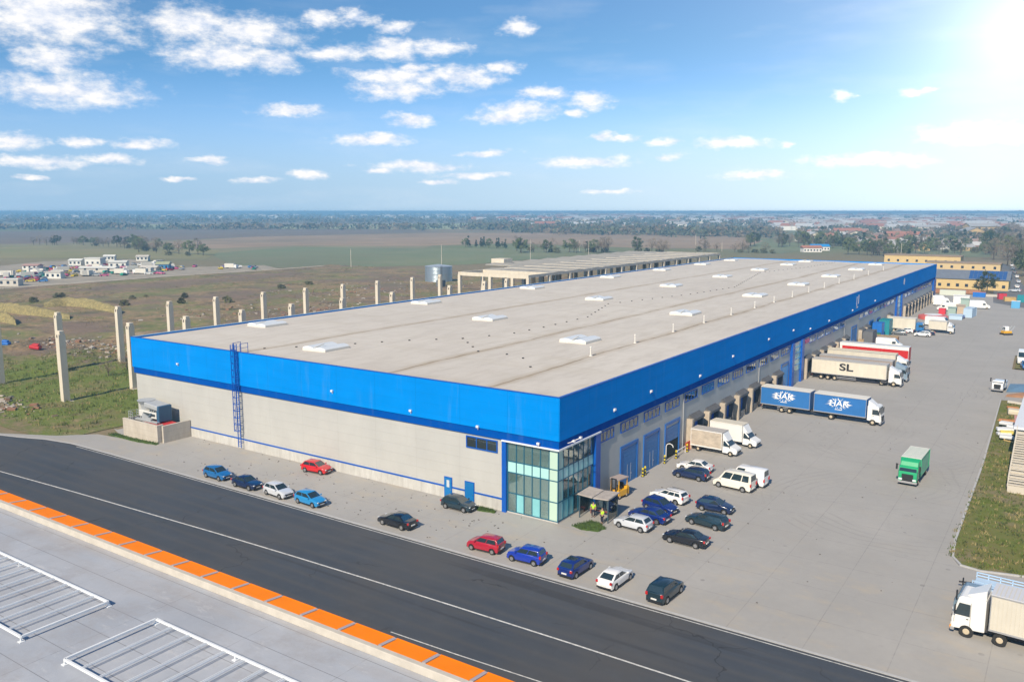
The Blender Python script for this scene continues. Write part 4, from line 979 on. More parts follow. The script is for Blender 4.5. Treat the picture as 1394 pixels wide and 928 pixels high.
car('wagon', 'teal', 13.4, 8.5, 172, 'dark blue grey estate car in the middle of the group of three')
car('sedan', 'black', 13.4, 2.7, 179, 'black saloon car at the bottom of the middle group of three')
FG = 'cars parked far along the yard'
car('hatch', 'grey', 4.9, 171.0, 185, 'dark grey car with white car behind it, far along the yard', group=FG)
car('hatch', 'white', 5.8, 175.5, 185, 'white car behind the dark grey car far along the yard', group=FG)
car('hatch', 'white', 10.7, 171.0, 188, 'white car in front of the dark ones beside the far white van', group=FG)
car('sedan', 'navy', 10.9, 175.0, 185, 'dark navy car behind the white one far along the yard', group=FG)
# ---------------------------------------------------------------- lorries
def wheels(t, xs_, hw, r_=.48, w=.3, single=False):
    for xx in xs_:
        for s_ in (-1, 1):
            q = MB(); yy = s_*(hw-.17); q.cyl((xx, yy-w/2, r_), (xx, yy+w/2, r_), r_, n=20); wo = q.build('wheel', M_TY, t, smooth=40)
            q = MB(); q.cyl((xx, yy+s_*(w/2-.02), r_), (xx, yy+s_*(w/2+.02), r_), r_*.58, r_*.4, n=12); q.build('rim', mat('truck_rim', (.5, .42, .3), .6), wo)
def cab(t, x0, x1, hw, h, pmt, deflect=True):
    b = MB(); L = x1-x0
    V = []
    prof = [(x0, .75), (x1-.02, .55), (x1, 1.3), (x1-.08, 1.75), (x1-.42, h-.15), (x1-.62, h), (x0, h)]
    for s_ in (-1, 1):
        for k, (px, pz) in enumerate(prof): V.append((px, s_*hw*(1 if px < x1-.1 else .96), pz))
    n = len(prof); F = [tuple(range(n)), tuple(range(2*n-1, n-1, -1))]+[(k, n+k, n+(k+1) % n, (k+1) % n) for k in range(n)]
    b.add(V, F); c_ = b.build('cab', pmt, t, bevel=.07, seg=2)
    a = Vector((x1-.08, 0, 1.75)); e_ = Vector((x1-.42, 0, h-.15)); n_ = Vector((e_.z-a.z, 0, a.x-e_.x)).normalized()*.02
    b = MB(); p0 = a+(e_-a)*.08; p1 = a+(e_-a)*.86; w = hw*.9
    b.add([tuple(p0+n_+Vector((0, -w, 0))), tuple(p0+n_+Vector((0, w, 0))), tuple(p1+n_+Vector((0, w*.96, 0))), tuple(p1+n_+Vector((0, -w*.96, 0)))] + [tuple(p0-n_+Vector((0, -w, 0))), tuple(p0-n_+Vector((0, w, 0))), tuple(p1-n_+Vector((0, w*.96, 0))), tuple(p1-n_+Vector((0, -w*.96, 0)))], [(0,1,2,3), (0,4,5,1), (1,5,6,2), (2,6,7,3), (3,7,4,0)])
    b.build('windscreen', M_GL, c_)
    for s_ in (-1, 1):
        q = MB(); yy = s_*(hw+.012)
        q.add([(x1-1.28, yy, 1.75), (x1-.2, yy, 1.75), (x1-.5, yy, h-.55), (x1-1.28, yy, h-.55), (x1-1.28, yy-s_*.03, 1.75), (x1-.2, yy-s_*.03, 1.75), (x1-.5, yy-s_*.03, h-.55), (x1-1.28, yy-s_*.03, h-.55)], [(0,1,2,3), (0,4,5,1), (1,5,6,2), (2,6,7,3), (3,7,4,0)])
        q.build('side_window', M_GL, c_)
        q = MB(); q.box(x1-.30, x1-.2, s_*(hw+.22)-.1, s_*(hw+.22)+.1, 1.9, 2.6); q.bar((x1-.25, s_*hw*.95, 2.5), (x1-.25, s_*(hw+.2), 2.5), .04); q.build('mirror', M_BLK, c_)
        q = MB(); q.box(x1-.06, x1+.03, s_*hw*.72-.2, s_*hw*.72+.2, .72, .95); q.build('headlight', M_HL, c_)
        q = MB(); q.bar((x1-1.32, s_*(hw+.01), .95), (x1-1.32, s_*(hw+.01), h-.4), .02); q.bar((x1-.2, s_*(hw+.01), 1.1), (x1-.2, s_*(hw+.01), 1.7), .02); q.box(x1-1.2, x1-1.05, s_*(hw+.02)-.015, s_*(hw+.02)+.015, 1.5, 1.56); q.build('door_seam', M_BLK, c_)
    q = MB(); q.box(x1-.08, x1+.02, -hw*.6, hw*.6, .62, 1.5, 0); q.build('grille', M_BLK, c_)
    q = MB(); q.box(x1-.25, x1+.05, -hw, hw, .35, .62); q.build('bumper', mat('grey_bumper', (.3, .3, .31), .6), c_, bevel=.04)
    if deflect:
        q = MB(); q.add([(x0+.05, -hw*.85, h), (x0+.05, hw*.85, h), (x0+.05, hw*.8, h+.75), (x0+.05, -hw*.8, h+.75), (x1-.9, -hw*.6, h), (x1-.9, hw*.6, h)], [(0,1,2,3), (3,2,5,4), (0,3,4), (1,5,2), (0,4,5,1)])
        q.build('roof_deflector', pmt, c_, bevel=.04)
    return c_
def cargo(t, x0, x1, hw, z0, z1, side, top, trim, name='cargo_box', ribs=0, frame_=True):
    b = MB(); b.box(x0, x1, -hw, hw, z0, z1); o = b.build(name, side, t, bevel=.03)
    b = MB(); b.box(x0-.01, x1+.01, -hw-.01, hw+.01, z1-.02, z1+.05); b.build('roof', top, o)
    if frame_:
        b = MB()
        for xx in (x0+.05, x1-.05):
            for s_ in (-1, 1): b.bar((xx, s_*(hw+.005), z0), (xx, s_*(hw+.005), z1), .12, .06)
        for s_ in (-1, 1): b.bar((x0, s_*(hw+.01), z0+.06), (x1, s_*(hw+.01), z0+.06), .06, .14); b.bar((x0, s_*(hw+.01), z1-.04), (x1, s_*(hw+.01), z1-.04), .06, .1)
        b.build('corner_frame', trim, o)
    if ribs:
        b = MB(); n = int((x1-x0)/ribs)
        for k in range(1, n):
            xx = x0+(x1-x0)*k/n
            for s_ in (-1, 1): b.bar((xx, s_*(hw+.008), z0+.12), (xx, s_*(hw+.008), z1-.08), .05, .03)
            b.box(xx-.03, xx+.03, -hw+.05, hw-.05, z1+.048, z1+.065)
        b.build('side_rib', side, o)
    return o
M_CH = mat('chassis_dark', (.035, .035, .04), .7); M_TRW = mat('cab_white', (.74, .74, .73), .3, coat=.4); M_TARP = mat('tarp_white', (.68, .66, .6), .55, var=.06, scale=.6)
M_TARPC = mat('tarp_cream', (.60, .56, .47), .6, var=.1, scale=.6, stretch=(2, 2, .5)); M_TG = mat('tarp_grey', (.42, .41, .40), .6, var=.12, scale=.6); M_TBL = mat('tarp_blue', (.02, .14, .40), .5, var=.1, scale=.7); M_RED = mat('box_red', (.50, .015, .012), .45)
M_SIL = mat('silver_trim', (.45, .46, .48), .4, .5)
def under(t, x0, x1, hw, skirt=True):
    b = MB(); b.box(x0, x1, -.45, .45, .62, .95)
    b.box(x0+.05, x0+.15, -hw*.95, hw*.95, .45, .6); b.build('chassis', M_CH, t)
    if skirt:
        b = MB()
        for s_ in (-1, 1):
            for z in (.5, .78): b.box(x0+.35*(x1-x0), x0+.62*(x1-x0), s_*(hw-.05)-.02, s_*(hw-.05)+.02, z, z+.1)
        b.build('side_guard', M_SIL, t)
    for s_ in (-1, 1):
        q = MB(); q.box(x0-.02, x0+.04, s_*hw*.8-.18, s_*hw*.8+.18, .68, .8); q.build('tail_light', M_TL, t)
def semi(x, y, hd, L, side, top, cabm, label, h=4.0, ribs=0, cabl=2.3, gap=.9, name='semi_truck', hascab=True, cat='truck', trim=None, group='lorries docked along the warehouse'):
    t = empty(name, (x, y, .012), R(hd), label, cat, group); hw = 1.25      # origin: rear of the trailer
    o = cargo(t, 0, L, hw, 1.15, h, side, top, trim or M_SIL, 'trailer', ribs); under(t, .1, L-.3, hw)
    wheels(t, (1.9, 3.2, 4.5), hw)
    if hascab:
        c0 = L+gap-.45; c_ = cab(t, c0, c0+cabl, 1.24, 3.0 if h < 4.2 else 3.3, cabm); wheels(t, (L-.8, c0+cabl-1.35), hw, .5)
        b = MB(); b.box(L-2.2, c0+cabl-.4, -.45, .45, .5, .85); b.cyl((L+.1, -1.1, .7), (L-.9, -1.1, .7), .3, n=12); b.build('tractor_chassis', M_CH, t)
    return t, o
FACE = (math.pi/2, 0, 0)
LG = mat('logo_white', (.8, .8, .8), .5); LK_ = mat('logo_black', (.02, .02, .025), .5)
# blue curtain sided road train with white splash lettering
hk = empty('road_train', (1.4, 65.3, .012), R(-3), 'blue curtain-sided lorry and trailer with white splashed HAK lettering', 'truck', 'lorries docked along the warehouse')
o1 = cargo(hk, 0, 8.2, 1.27, 1.05, 4.0, M_TBL, M_TARP, M_SIL, 'rear_trailer'); under(hk, .1, 8.0, 1.27); wheels(hk, (3.6, 4.9), 1.27, .45)
o2 = cargo(hk, 8.8, 16.9, 1.27, 1.05, 4.0, M_TBL, M_TARP, M_SIL, 'front_body'); wheels(hk, (11.6, 17.9), 1.27, .48)
b = MB(); b.box(8, 18.4, -.45, .45, .55, 1.0); b.build('truck_chassis', M_CH, hk); cab(hk, 17.05, 19.1, 1.24, 3.1, M_TRW)
def splash(par, cx_, z, seed):
    rd = random.Random(seed)
    text('lettering', 'HAK', 1.35, LG, par, (cx_, -1.285, z), FACE, .008, .12, .015, sx=1.1)
    b = MB()
    for k in range(26):
        a = 6.283*k/26+rd.uniform(-.1, .1); r0, r1 = rd.uniform(1.15, 1.3), rd.uniform(1.45, 2.0); w = rd.uniform(.04, .11)
        ca, sa = math.cos(a), math.sin(a)*.48
        p0 = (cx_+ca*r0-sa*w*2, -1.288, z+sa*r0+ca*w); p1 = (cx_+ca*r0+sa*w*2, -1.288, z+sa*r0-ca*w); p2 = (cx_+ca*r1*1.15, -1.288, z+sa*r1*1.05)
        b.add([p0, p1, p2, (p0[0], -1.28, p0[2]), (p1[0], -1.28, p1[2]), (p2[0], -1.28, p2[2])], [(0,1,2), (3,5,4), (0,3,4,1), (1,4,5,2), (2,5,3,0)])
    b.box(cx_-.55, cx_+.55, -1.289, -1.28, z-1.0, z-.9); b.build('splash_emblem', LG, par)
splash(o1, 3.9, 2.75, 3); splash(o2, 12.7, 2.75, 5)
# SL semitrailer and its neighbours
t, o = semi(1.2, 97.9, -1, 14.0, M_TARPC, M_TG, M_TRW, 'cream semi-trailer truck with black SL lettering and white cab', ribs=.45, gap=.8)
text('lettering', 'SL', 1.9, LK_, o, (6.6, -1.30, 2.75), FACE, .006, 0, .05, sx=1.45)
semi(1.2, 103.6, -1, 14.0, mat('tarp_brown_grey', (.33, .27, .24), .6), M_TG, mat('cab_grey_blue', (.22, .30, .38), .4), 'grey-brown trailer truck with grey blue cab just behind the SL lettered truck', h=3.9)
semi(.8, 111.6, -1, 13.6, M_TARPC, mat('tarp_ivory', (.66, .6, .46), .6), M_TRW, 'ivory trailer truck with raised pale roof edge between the grey and the red trailers', h=4.0, ribs=.9, gap=.6)
t, o = semi(1.0, 122.3, -1.5, 14.2, M_RED, mat('roof_silver', (.55, .57, .58), .4), M_TRW, 'bright red sided white rimmed trailer, topmost of the docked trailers', h=4.1, trim=M_TRW, hascab=False, name='red_trailer', cat='trailer')
b = MB(); b.box(-.02, 14.22, -1.285, -1.255, 3.45, 4.12); b.box(-.02, .5, -1.285, -1.255, 1.15, 3.45); b.build('white_stripe', M_TRW, o)
b = MB(); b.box(13.6, 13.8, -.9, -.7, .0, 1.15); b.box(13.6, 13.8, .7, .9, .0, 1.15); b.build('landing_leg', M_CH, t)
# beige lorry with blue cab
t = empty('box_truck', (.9, 177.6, .012), 0, 'beige box lorry with blue cab docked far along the warehouse', 'truck', 'lorries docked along the warehouse')
cargo(t, 0, 7.2, 1.25, 1.0, 4.0, M_TARPC, M_TARP, M_SIL); under(t, .1, 7, 1.25); wheels(t, (1.8, 8.3), 1.25); cab(t, 7.35, 9.3, 1.2, 2.9, mat('cab_blue', (.02, .16, .42), .35, coat=.5), False)
# panel van bodies ------------------------------------------------
def boxvan(x, y, hd, L, side, top, cabm, label, rear=None, h=3.1, name='box_van', grp='small box vans at the docks'):
    t = empty(name, (x, y, .012), R(hd), label, 'van', grp); hw = 1.05
    cargo(t, 0, L, hw+.04, .75, h, side, top, cabm, ribs=0)
    x0 = L+.04; b = MB(); V = []
    prof = [(x0, .4), (x0+1.95, .35), (x0+2.05, .75), (x0+1.95, 1.05), (x0+1.15, 1.38), (x0+.35, 2.2), (x0, 2.35)]
    for s_ in (-1, 1):
        for px, pz in prof: V.append((px, s_*hw*(.97 if px < x0+1.5 else .85)*(1 if pz < 1.5 else .9), pz))
    n = 7; b.add(V, [tuple(range(n)), tuple(range(2*n-1, n-1, -1))]+[(k, n+k, n+(k+1) % n, (k+1) % n) for k in range(n)]); c_ = b.build('cab', cabm, t, bevel=.06, seg=2)
    a, e_ = Vector((x0+1.15, 0, 1.38)), Vector((x0+.35, 0, 2.2)); n_ = Vector((.7, 0, .7))*.03; w = hw*.80
    P = [a+(e_-a)*.08, a+(e_-a)*.9]
    b = MB(); b.add([tuple(P[0]+n_+Vector((0, -w, 0))), tuple(P[0]+n_+Vector((0, w, 0))), tuple(P[1]+n_+Vector((0, w, 0))), tuple(P[1]+n_+Vector((0, -w, 0)))]+[tuple(P[0]-n_+Vector((0, -w, 0))), tuple(P[0]-n_+Vector((0, w, 0))), tuple(P[1]-n_+Vector((0, w, 0))), tuple(P[1]-n_+Vector((0, -w, 0)))], [(0,1,2,3), (0,4,5,1), (1,5,6,2), (2,6,7,3), (3,7,4,0)]); b.build('windscreen', M_GL, c_)
    for s_ in (-1, 1):
        q = MB(); y0_, y1_ = s_*hw*.985, s_*hw*.89
        q.add([(x0+.12, y0_, 1.35), (x0+1.0, y0_, 1.35), (x0+.42, y1_, 2.02), (x0+.12, y1_, 2.05), (x0+.12, y0_-s_*.1, 1.35), (x0+1.0, y0_-s_*.1, 1.35), (x0+.42, y1_-s_*.1, 2.02), (x0+.12, y1_-s_*.1, 2.05)], [(0,1,2,3), (0,4,5,1), (1,5,6,2), (2,6,7,3), (3,7,4,0)])
        q.build('side_window', M_GL, c_)
        q = MB(); q.box(x0+1.0, x0+1.12, s_*(hw+.12)-.09, s_*(hw+.12)+.09, 1.35, 1.65); q.build('mirror', M_BLK, c_)
        q = MB(); q.box(x0+1.88, x0+2.03, s_*.68-.16, s_*.68+.16, .78, .98); q.build('headlight', M_HL, c_)
        q = MB(); q.box(-.04, .0, s_*.95-.08, s_*.95+.08, .8, 1.1); q.build('tail_light', M_TL, t)
    # fairing above the cab
    b = MB(); b.add([(x0, -hw*.95, 2.3), (x0, hw*.95, 2.3), (x0, hw*.9, h), (x0, -hw*.9, h), (x0+.75, -hw*.75, 2.0), (x0+.75, hw*.75, 2.0)], [(0,1,2,3), (3,2,5,4), (0,3,4), (1,5,2), (0,4,5,1)]); b.build('fairing', cabm, t, bevel=.05)
    q = MB(); q.box(x0+1.95, x0+2.06, -.55, .55, .5, .8); q.build('grille', M_BLK, t)
    q = MB(); q.box(.1, x0+.2, -.4, .4, .4, .75); q.build('chassis', M_CH, t); wheels(t, (1.1, x0+1.15), hw+.02, .36, .24)
    if rear: q = MB(); q.box(-.03, .005, -hw, hw, .8, h-.05); q.build('rear_door', rear, t)
    return t
boxvan(.95, 35.7, -3, 4.6, mat('dirty_box', (.44, .38, .31), .7, var=.3, scale=1.2, stretch=(1, 1, 2)), mat('box_roof_grey', (.42, .40, .38), .6), M_TRW, 'small van with a dirty beige box backed to the first dock')
boxvan(1.6, 41.3, -4, 4.9, M_TRW, M_TARPC, M_TRW, 'small van with a clean white box and maroon rear door beside the dirty one', rear=mat('maroon', (.16, .03, .04), .5))
def panelvan(x, y, hd, L, h, label, m_=None):
    m_ = m_ or M_TRW
    t = empty('panel_van', (x, y, .012), R(hd), label, 'van', 'white delivery vans far along the yard'); hw = 1.05
    b = MB(); V = []; prof = [(0, .4), (L-.1, .35), (L, .8), (L-.15, 1.2), (L-1.0, 1.55), (L-1.75, h-.1), (L-2.1, h), (.1, h), (0, h-.2)]
    for s_ in (-1, 1):
        for px, pz in prof: V.append((px, s_*hw*(.9 if (pz > h-.5 or px > L-.3) else 1), pz))
    n = len(prof); b.add(V, [tuple(range(n)), tuple(range(2*n-1, n-1, -1))]+[(k, n+k, n+(k+1) % n, (k+1) % n) for k in range(n)]); o = b.build('body', m_, t, bevel=.06, seg=2)
    b = MB(); w = hw*.86; b.add([(L-.93, -w, 1.62), (L-.93, w, 1.62), (L-1.68, w, h-.12), (L-1.68, -w, h-.12), (L-1.1, -w, 1.5), (L-1.1, w, 1.5), (L-1.9, w, h-.25), (L-1.9, -w, h-.25)], [(0,1,2,3), (0,4,5,1), (1,5,6,2), (2,6,7,3), (3,7,4,0)]); b.build('windscreen', M_GL, t)
    for s_ in (-1, 1):
        q = MB(); q.box(L-2.3, L-1.5, s_*hw-.02, s_*hw+.012, 1.4, min(1.95, h-.4)); q.build('side_window', M_GL, t)
        q = MB(); q.box(L-.12, L+.0, s_*.75-.15, s_*.75+.15, .8, 1.0); q.build('headlight', M_HL, t)
    wheels(t, (1.1, L-1.0), hw+.02, .34, .22); return t
panelvan(4.2, 144.5, 2, 6.0, 2.6, 'white panel van behind the red trailer')
panelvan(8.0, 196, -12, 7.0, 2.8, 'big white panel van with sloping nose near the far dark cars')
t = empty('box_truck', (10.9, 181.6, .012), R(-6), 'small cream box truck with its tail towards the camera beside the big white van', 'truck', 'lorries docked along the warehouse')
cargo(t, 0, 4.6, 1.1, .9, 3.3, M_TARPC, M_TARP, M_SIL); wheels(t, (1.1, 5.6), 1.1, .4); cab(t, 4.7, 6.3, 1.05, 2.5, M_TRW, False); b = MB(); b.box(0, 5.5, -.4, .4, .5, .9); b.build('chassis', M_CH, t)
# green lorry driving towards the camera
GRN = mat('lorry_green', (.015, .33, .14), .35, var=.06, scale=1, coat=.4)
t = empty('green_lorry', (28.95, 41.9, .012), R(-91.5), 'green box lorry with white tarpaulin roof driving across the empty yard', 'truck')
cargo(t, 0, 5.7, 1.12, .85, 3.1, mat('green_grey_side', (.10, .26, .2), .6, var=.2, scale=1), M_TARP, GRN, ribs=.55); under(t, .1, 5.5, 1.1, False); wheels(t, (1.3, 6.5), 1.12, .42)
b = MB(); b.box(0, 6.6, -.4, .4, .5, .85); b.build('chassis', M_CH, t)
cab(t, 5.78, 7.5, 1.08, 2.35, GRN, False)
q = MB(); q.add([(5.75, -1.08, 2.3), (5.75, 1.08, 2.3), (5.75, 1.08, 3.15), (5.75, -1.08, 3.15), (6.75, -1.0, 2.3), (6.75, 1.0, 2.3), (6.5, .98, 2.85), (6.5, -.98, 2.85)], [(0,1,2,3), (3,2,6,7), (4,7,6,5), (0,3,7,4), (1,5,6,2), (0,4,5,1)]); q.build('wind_deflector', GRN, t, bevel=.05)
# big white lorry cut by the right edge
t = empty('semi_truck', (54, -3.9, .012), R(180-4), 'white cab semi truck with cream ribbed trailer entering at the bottom right corner', 'truck', 'lorries in the right hand corner')
t.location = (52.5, -2.6, .012)
cargo(t, 0, 12.0, 1.27, 1.1, 4.0, mat('trailer_cream', (.56, .53, .46), .5, var=.06, scale=1), mat('trailer_roof', (.55, .56, .60), .5), M_SIL, 'trailer', .28); under(t, .1, 11, 1.25)
wheels(t, (2, 3.3, 11.2, 13.5), 1.25, .5); c_ = cab(t, 12.25, 14.6, 1.24, 3.3, M_TRW)
b = MB(); b.box(9, 14.2, -.45, .45, .5, .85); b.build('tractor_chassis', M_CH, t)
for s_ in (-1, 1):
    b = MB(); b.box(14.5, 14.68, s_*1.02-.15, s_*1.02+.15, .45, .7); b.build('indicator', mat('amber', (.8, .3, .02), .3), t)
b = MB(); b.box(12.7, 13.3, -.3, .3, 3.3, 3.42); b.build('roof_hatch', M_TRW, t, bevel=.05)
t = empty('semi_truck', (52.9, .5, .012), R(180-3), 'blue grey cab truck hidden behind the white cab semi truck', 'truck', 'lorries in the right hand corner')
c_ = cab(t, 13.0, 15.2, 1.2, 2.45, mat('cab_slate', (.16, .24, .32), .35, coat=.5), False); cargo(t, 0, 12.6, 1.25, 1.0, 2.0, M_CH, mat('deck_grey', (.3, .34, .4), .6), M_SIL, 'flatbed', 0); wheels(t, (2, 3.3, 11.3, 14.1), 1.22, .48)
b = MB(); b.box(9, 15, -.45, .45, .45, .85); b.build('chassis', M_CH, t)
t = empty('cargo_trailer', (43.2, 6.3, .012), R(176), 'low pale blue framed trailer standing behind the white semi truck', 'trailer')
b = MB(); b.box(0, 4.6, -1.1, 1.1, .75, .95); b.build('deck', mat('pale_blue_deck', (.42, .55, .70), .5), t)
b = MB()
for s_ in (-1, 1):
    for z in (1.15, 1.4): b.bar((0, s_*1.08, z), (4.6, s_*1.08, z), .07)
    for k in range(6): b.bar((4.6*k/5, s_*1.08, .95), (4.6*k/5, s_*1.08, 1.45), .07)
b.build('side_rail', mat('pale_blue_rail', (.4, .58, .8), .4), t); wheels(t, (1.2, 2.2), 1.1, .36, .24)
b = MB(); b.bar((4.6, 0, .75), (5.8, 0, .6), .12); b.build('drawbar', M_CH, t)
# small white pickup by the verge
t = empty('pickup_truck', (33.6, 106.2, .012), R(-95), 'small white pickup truck with blue tinted load cover at the tip of the verge', 'truck')
cab(t, 2.6, 4.4, .95, 2.0, M_TRW, False); cargo(t, 0, 2.5, .98, .7, 1.7, M_TRW, mat('pale_tarp_blue', (.5, .62, .75), .5), M_SIL, 'load_bed'); wheels(t, (.8, 3.5), .96, .34, .22); b = MB(); b.box(0, 3.6, -.35, .35, .4, .7); b.build('chassis', M_CH, t)
# ================================================================== SMALL THINGS BY THE CORNER
M_ALU = mat('shelter_post', (.05, .09, .12), .4); M_SGL = glassmat('shelter_glass', (.55, .72, .72), .08)
t = empty('smoking_shelter', (1.0, 3.0, .012), R(2), 'glass walled shelter with pale grey double roof beside the grass islet', 'shelter')
for x in (0, 3.4):
    for y in (0, 2.3): b = MB(); b.box(x-.05, x+.05, y-.05, y+.05, 0, 2.6); b.build('post', M_ALU, t)
b = MB(); b.box(-.15, 1.66, -.3, 2.6, 2.6, 2.72, rot=Matrix.Rotation(.06, 3, 'Y')); b.build('roof', mat('shelter_roof', (.40, .36, .33), .7, var=.25, scale=1.5), t)
b = MB(); b.box(1.74, 3.55, -.3, 2.6, 2.58, 2.70, rot=Matrix.Rotation(-.06, 3, 'Y')); b.build('roof', MATS['shelter_roof'], t)
for nm, a in (('back', (0, 3.4, 2.28, 2.31)), ('side', (3.39, 3.42, 0.05, 2.25)), ('side', (-.02, .01, .05, 2.25))):
    b = MB(); b.box(a[0], a[1], a[2], a[3], .25, 2.45); b.build('glass_wall', M_SGL, t)
b = MB(); b.box(.3, 3.1, 1.75, 2.15, .42, .48); b.box(.4, .48, 1.8, 2.1, 0, .42); b.box(2.9, 2.98, 1.8, 2.1, 0, .42); b.build('bench', mat('bench_red', (.22, .07, .06), .6), t)
for x in (.85, 1.7, 2.55): b = MB(); b.box(x-.03, x+.03, 2.25, 2.34, .1, 2.55); b.build('mullion', M_ALU, t)
b = MB(); b.box(0, 3.4, -.03, .03, 2.42, 2.55); b.box(0, 3.4, 2.27, 2.33, 2.42, 2.55); b.build('head_rail', M_ALU, t)
SKIN = mat('skin', (.42, .25, .17), .6); HAIR = mat('hair', (.03, .02, .015), .8); VEST = mat('hi_vis', (.48, .85, .03), .6); TRO = mat('work_trousers', (.02, .025, .05), .8); SHOE = mat('boots', (.02, .02, .02), .7); DKJ = mat('dark_jacket', (.03, .035, .05), .8)
def skin_mesh(name, verts, edges, rad, m_, parent, sub=1):
    me = bpy.data.meshes.new(name); me.from_pydata(verts, edges, []); me.materials.append(m_)
    o = bpy.data.objects.new(name, me); COL.objects.link(o); o.parent = parent
    s_ = o.modifiers.new('skin', 'SKIN'); s_.use_smooth_shade = True
    if not me.skin_vertices: me.skin_vertices.new()
    for v, r in zip(me.skin_vertices[0].data, rad): v.radius = (r, r) if not isinstance(r, tuple) else r; v.use_root = False
    me.skin_vertices[0].data[0].use_root = True
    if sub: u = o.modifiers.new('sub', 'SUBSURF'); u.levels = sub; u.render_levels = sub
    return o
def person(x, y, rz, label, arm=0.0):
    t = empty('person', (x, y, .012), rz, label, 'person', 'people in hi-vis by the shelter')
    V = [(0,0,.95), (0,0,1.15), (0,0,1.38), (0,0,1.5), (0,.01,1.62), (0,0,1.74),
         (.2,0,1.42), (.27,.02,1.14), (.26,-.16-arm,.95), (.26,-.24-arm,.92), (-.2,0,1.42), (-.27,.02,1.14), (-.24,-.12,.92), (-.24,-.19,.88),
         (.1,0,.86), (.12,-.02,.48), (.12,.02,.09), (.13,-.16,.04), (-.1,0,.86), (-.13,-.04,.48), (-.13,.02,.09), (-.14,-.16,.04)]
    E_ = [(0,1),(1,2),(2,3),(3,4),(4,5),(2,6),(6,7),(7,8),(8,9),(2,10),(10,11),(11,12),(12,13),(0,14),(14,15),(15,16),(16,17),(0,18),(18,19),(19,20),(20,21)]
    rd = [(.15,.11),(.15,.11),(.16,.11),.055,.095,.085,.065,.05,.038,.04,.065,.05,.038,.04,.09,.065,.045,.045,.09,.065,.045,.045]
    skin_mesh('body', V, E_, rd, SKIN, t)
    skin_mesh('vest', [(0,0,.92), (0,0,1.15), (0,0,1.4), (.19,0,1.42), (.27,.02,1.18), (-.19,0,1.42), (-.27,.02,1.18)], [(0,1),(1,2),(2,3),(3,4),(2,5),(5,6)], [(.18,.14),(.18,.14),(.185,.14),.085,.065,.085,.065], VEST, t)
    skin_mesh('trousers', [(0,0,.92), (.1,0,.84), (.12,-.02,.48), (.12,.02,.12), (-.1,0,.84), (-.13,-.04,.48), (-.13,.02,.12)], [(0,1),(1,2),(2,3),(0,4),(4,5),(5,6)], [(.165,.125),.108,.08,.062,.108,.08,.062], TRO, t)
    skin_mesh('boots', [(.12,.03,.06), (.13,-.17,.04)], [(0,1)], [.06,.05], SHOE, t); skin_mesh('boots', [(-.13,.03,.06), (-.14,-.17,.04)], [(0,1)], [.06,.05], SHOE, t)
    skin_mesh('hair', [(0,.03,1.69), (0,.02,1.77)], [(0,1)], [.095,.085], HAIR, t)
    return t
person(2.2, 3.9, R(20), 'person in yellow green hi-vis vest standing inside the shelter', .1)
person(3.9, 2.75, R(-30), 'person in yellow green hi-vis vest standing in front of the shelter near the grass')
# yellow forklift
YEL = mat('forklift_yellow', (.68, .36, .012), .4, coat=.3)
t = empty('forklift', (1.55, 11.2, .012), R(-100), 'yellow forklift with a grey roof parked against the warehouse wall', 'forklift')
b = MB(); b.box(-1.15, .75, -.6, .6, .3, 1.05); b.box(-1.3, -.75, -.6, .6, .3, 1.3); b.build('body', YEL, t, bevel=.06, seg=2)
b = MB(); 
for x, y in ((-.95, -.55), (-.95, .55), (.7, -.55), (.7, .55)): b.bar((x, y, 1.0), (x*.92, y, 2.35), .09)
b.build('overhead_guard', YEL, t)
b = MB(); b.box(-1.05, .8, -.68, .68, 2.35, 2.45); b.build('roof', mat('forklift_roof', (.36, .30, .28), .7), t)
b = MB(); b.box(-.55, -.05, -.28, .28, 1.05, 1.2); b.box(-.62, -.5, -.28, .28, 1.05, 1.75); b.build('seat', M_BLK, t)
b = MB()
for y in (-.3, .3): b.box(.85, .98, y-.06, y+.06, .1, 2.5)
for z in (.3, 1.3, 2.4): b.box(.86, .97, -.3, .3, z, z+.1)
b.build('mast', M_BLK, t)
for y in (-.3, .3): b = MB(); b.box(.98, 2.0, y-.06, y+.06, .1, .15); b.box(.98, 1.04, y-.06, y+.06, .1, .8); b.build('fork', M_CH, t)
wheels(t, (-.8, .5), .66, .3, .2)
b = MB(); b.cyl((.25, 0, 1.05), (.1, 0, 1.4), .03); b.cyl((.1, 0, 1.4), (.06, 0, 1.43), .17, n=14); b.build('steering_wheel', M_BLK, t)
# bollards and safety rails along the doors
YB = mat('safety_yellow', (.62, .5, .02), .5); 
where = ('left of the middle blue roller door', 'at the right post of the first roller door', 'between the second and the third roller door', 'in front of the half open roller door', 'by the orange barrier at the first dock')
for i, (x, y) in enumerate(((.55, 19.9), (.5, 20.7), (.55, 26.6), (.9, 29.6), (.9, 33.4))):
    t = empty('bollard', (x, y, .012), 0, f'yellow and black striped bollard {where[i]}', 'bollard', 'yellow black bollards along the roller doors')
    b = MB()
    for k in range(5): b.cyl((0, 0, .22*k), (0, 0, .22*k+.22), .12, n=12, mi=k % 2)
    b.cyl((0, 0, 1.1), (0, 0, 1.16), .12, .05, n=12); b.build('striped_post', [YB, M_BLK], t)
    b = MB(); b.cyl((0, 0, 0), (0, 0, .06), .22, n=12); b.build('base_plate', M_CH, t)
b = MB(); b.bar((.8, 30.2, .9), (.8, 33.0, .9), .1); b.bar((.8, 30.2, 0), (.8, 30.2, .9), .1); b.bar((.8, 33.0, 0), (.8, 33.0, .9), .1)
tag(b.build('safety_rail', M_WH), 'white tubular safety rail beside the half open roller door', 'rail')
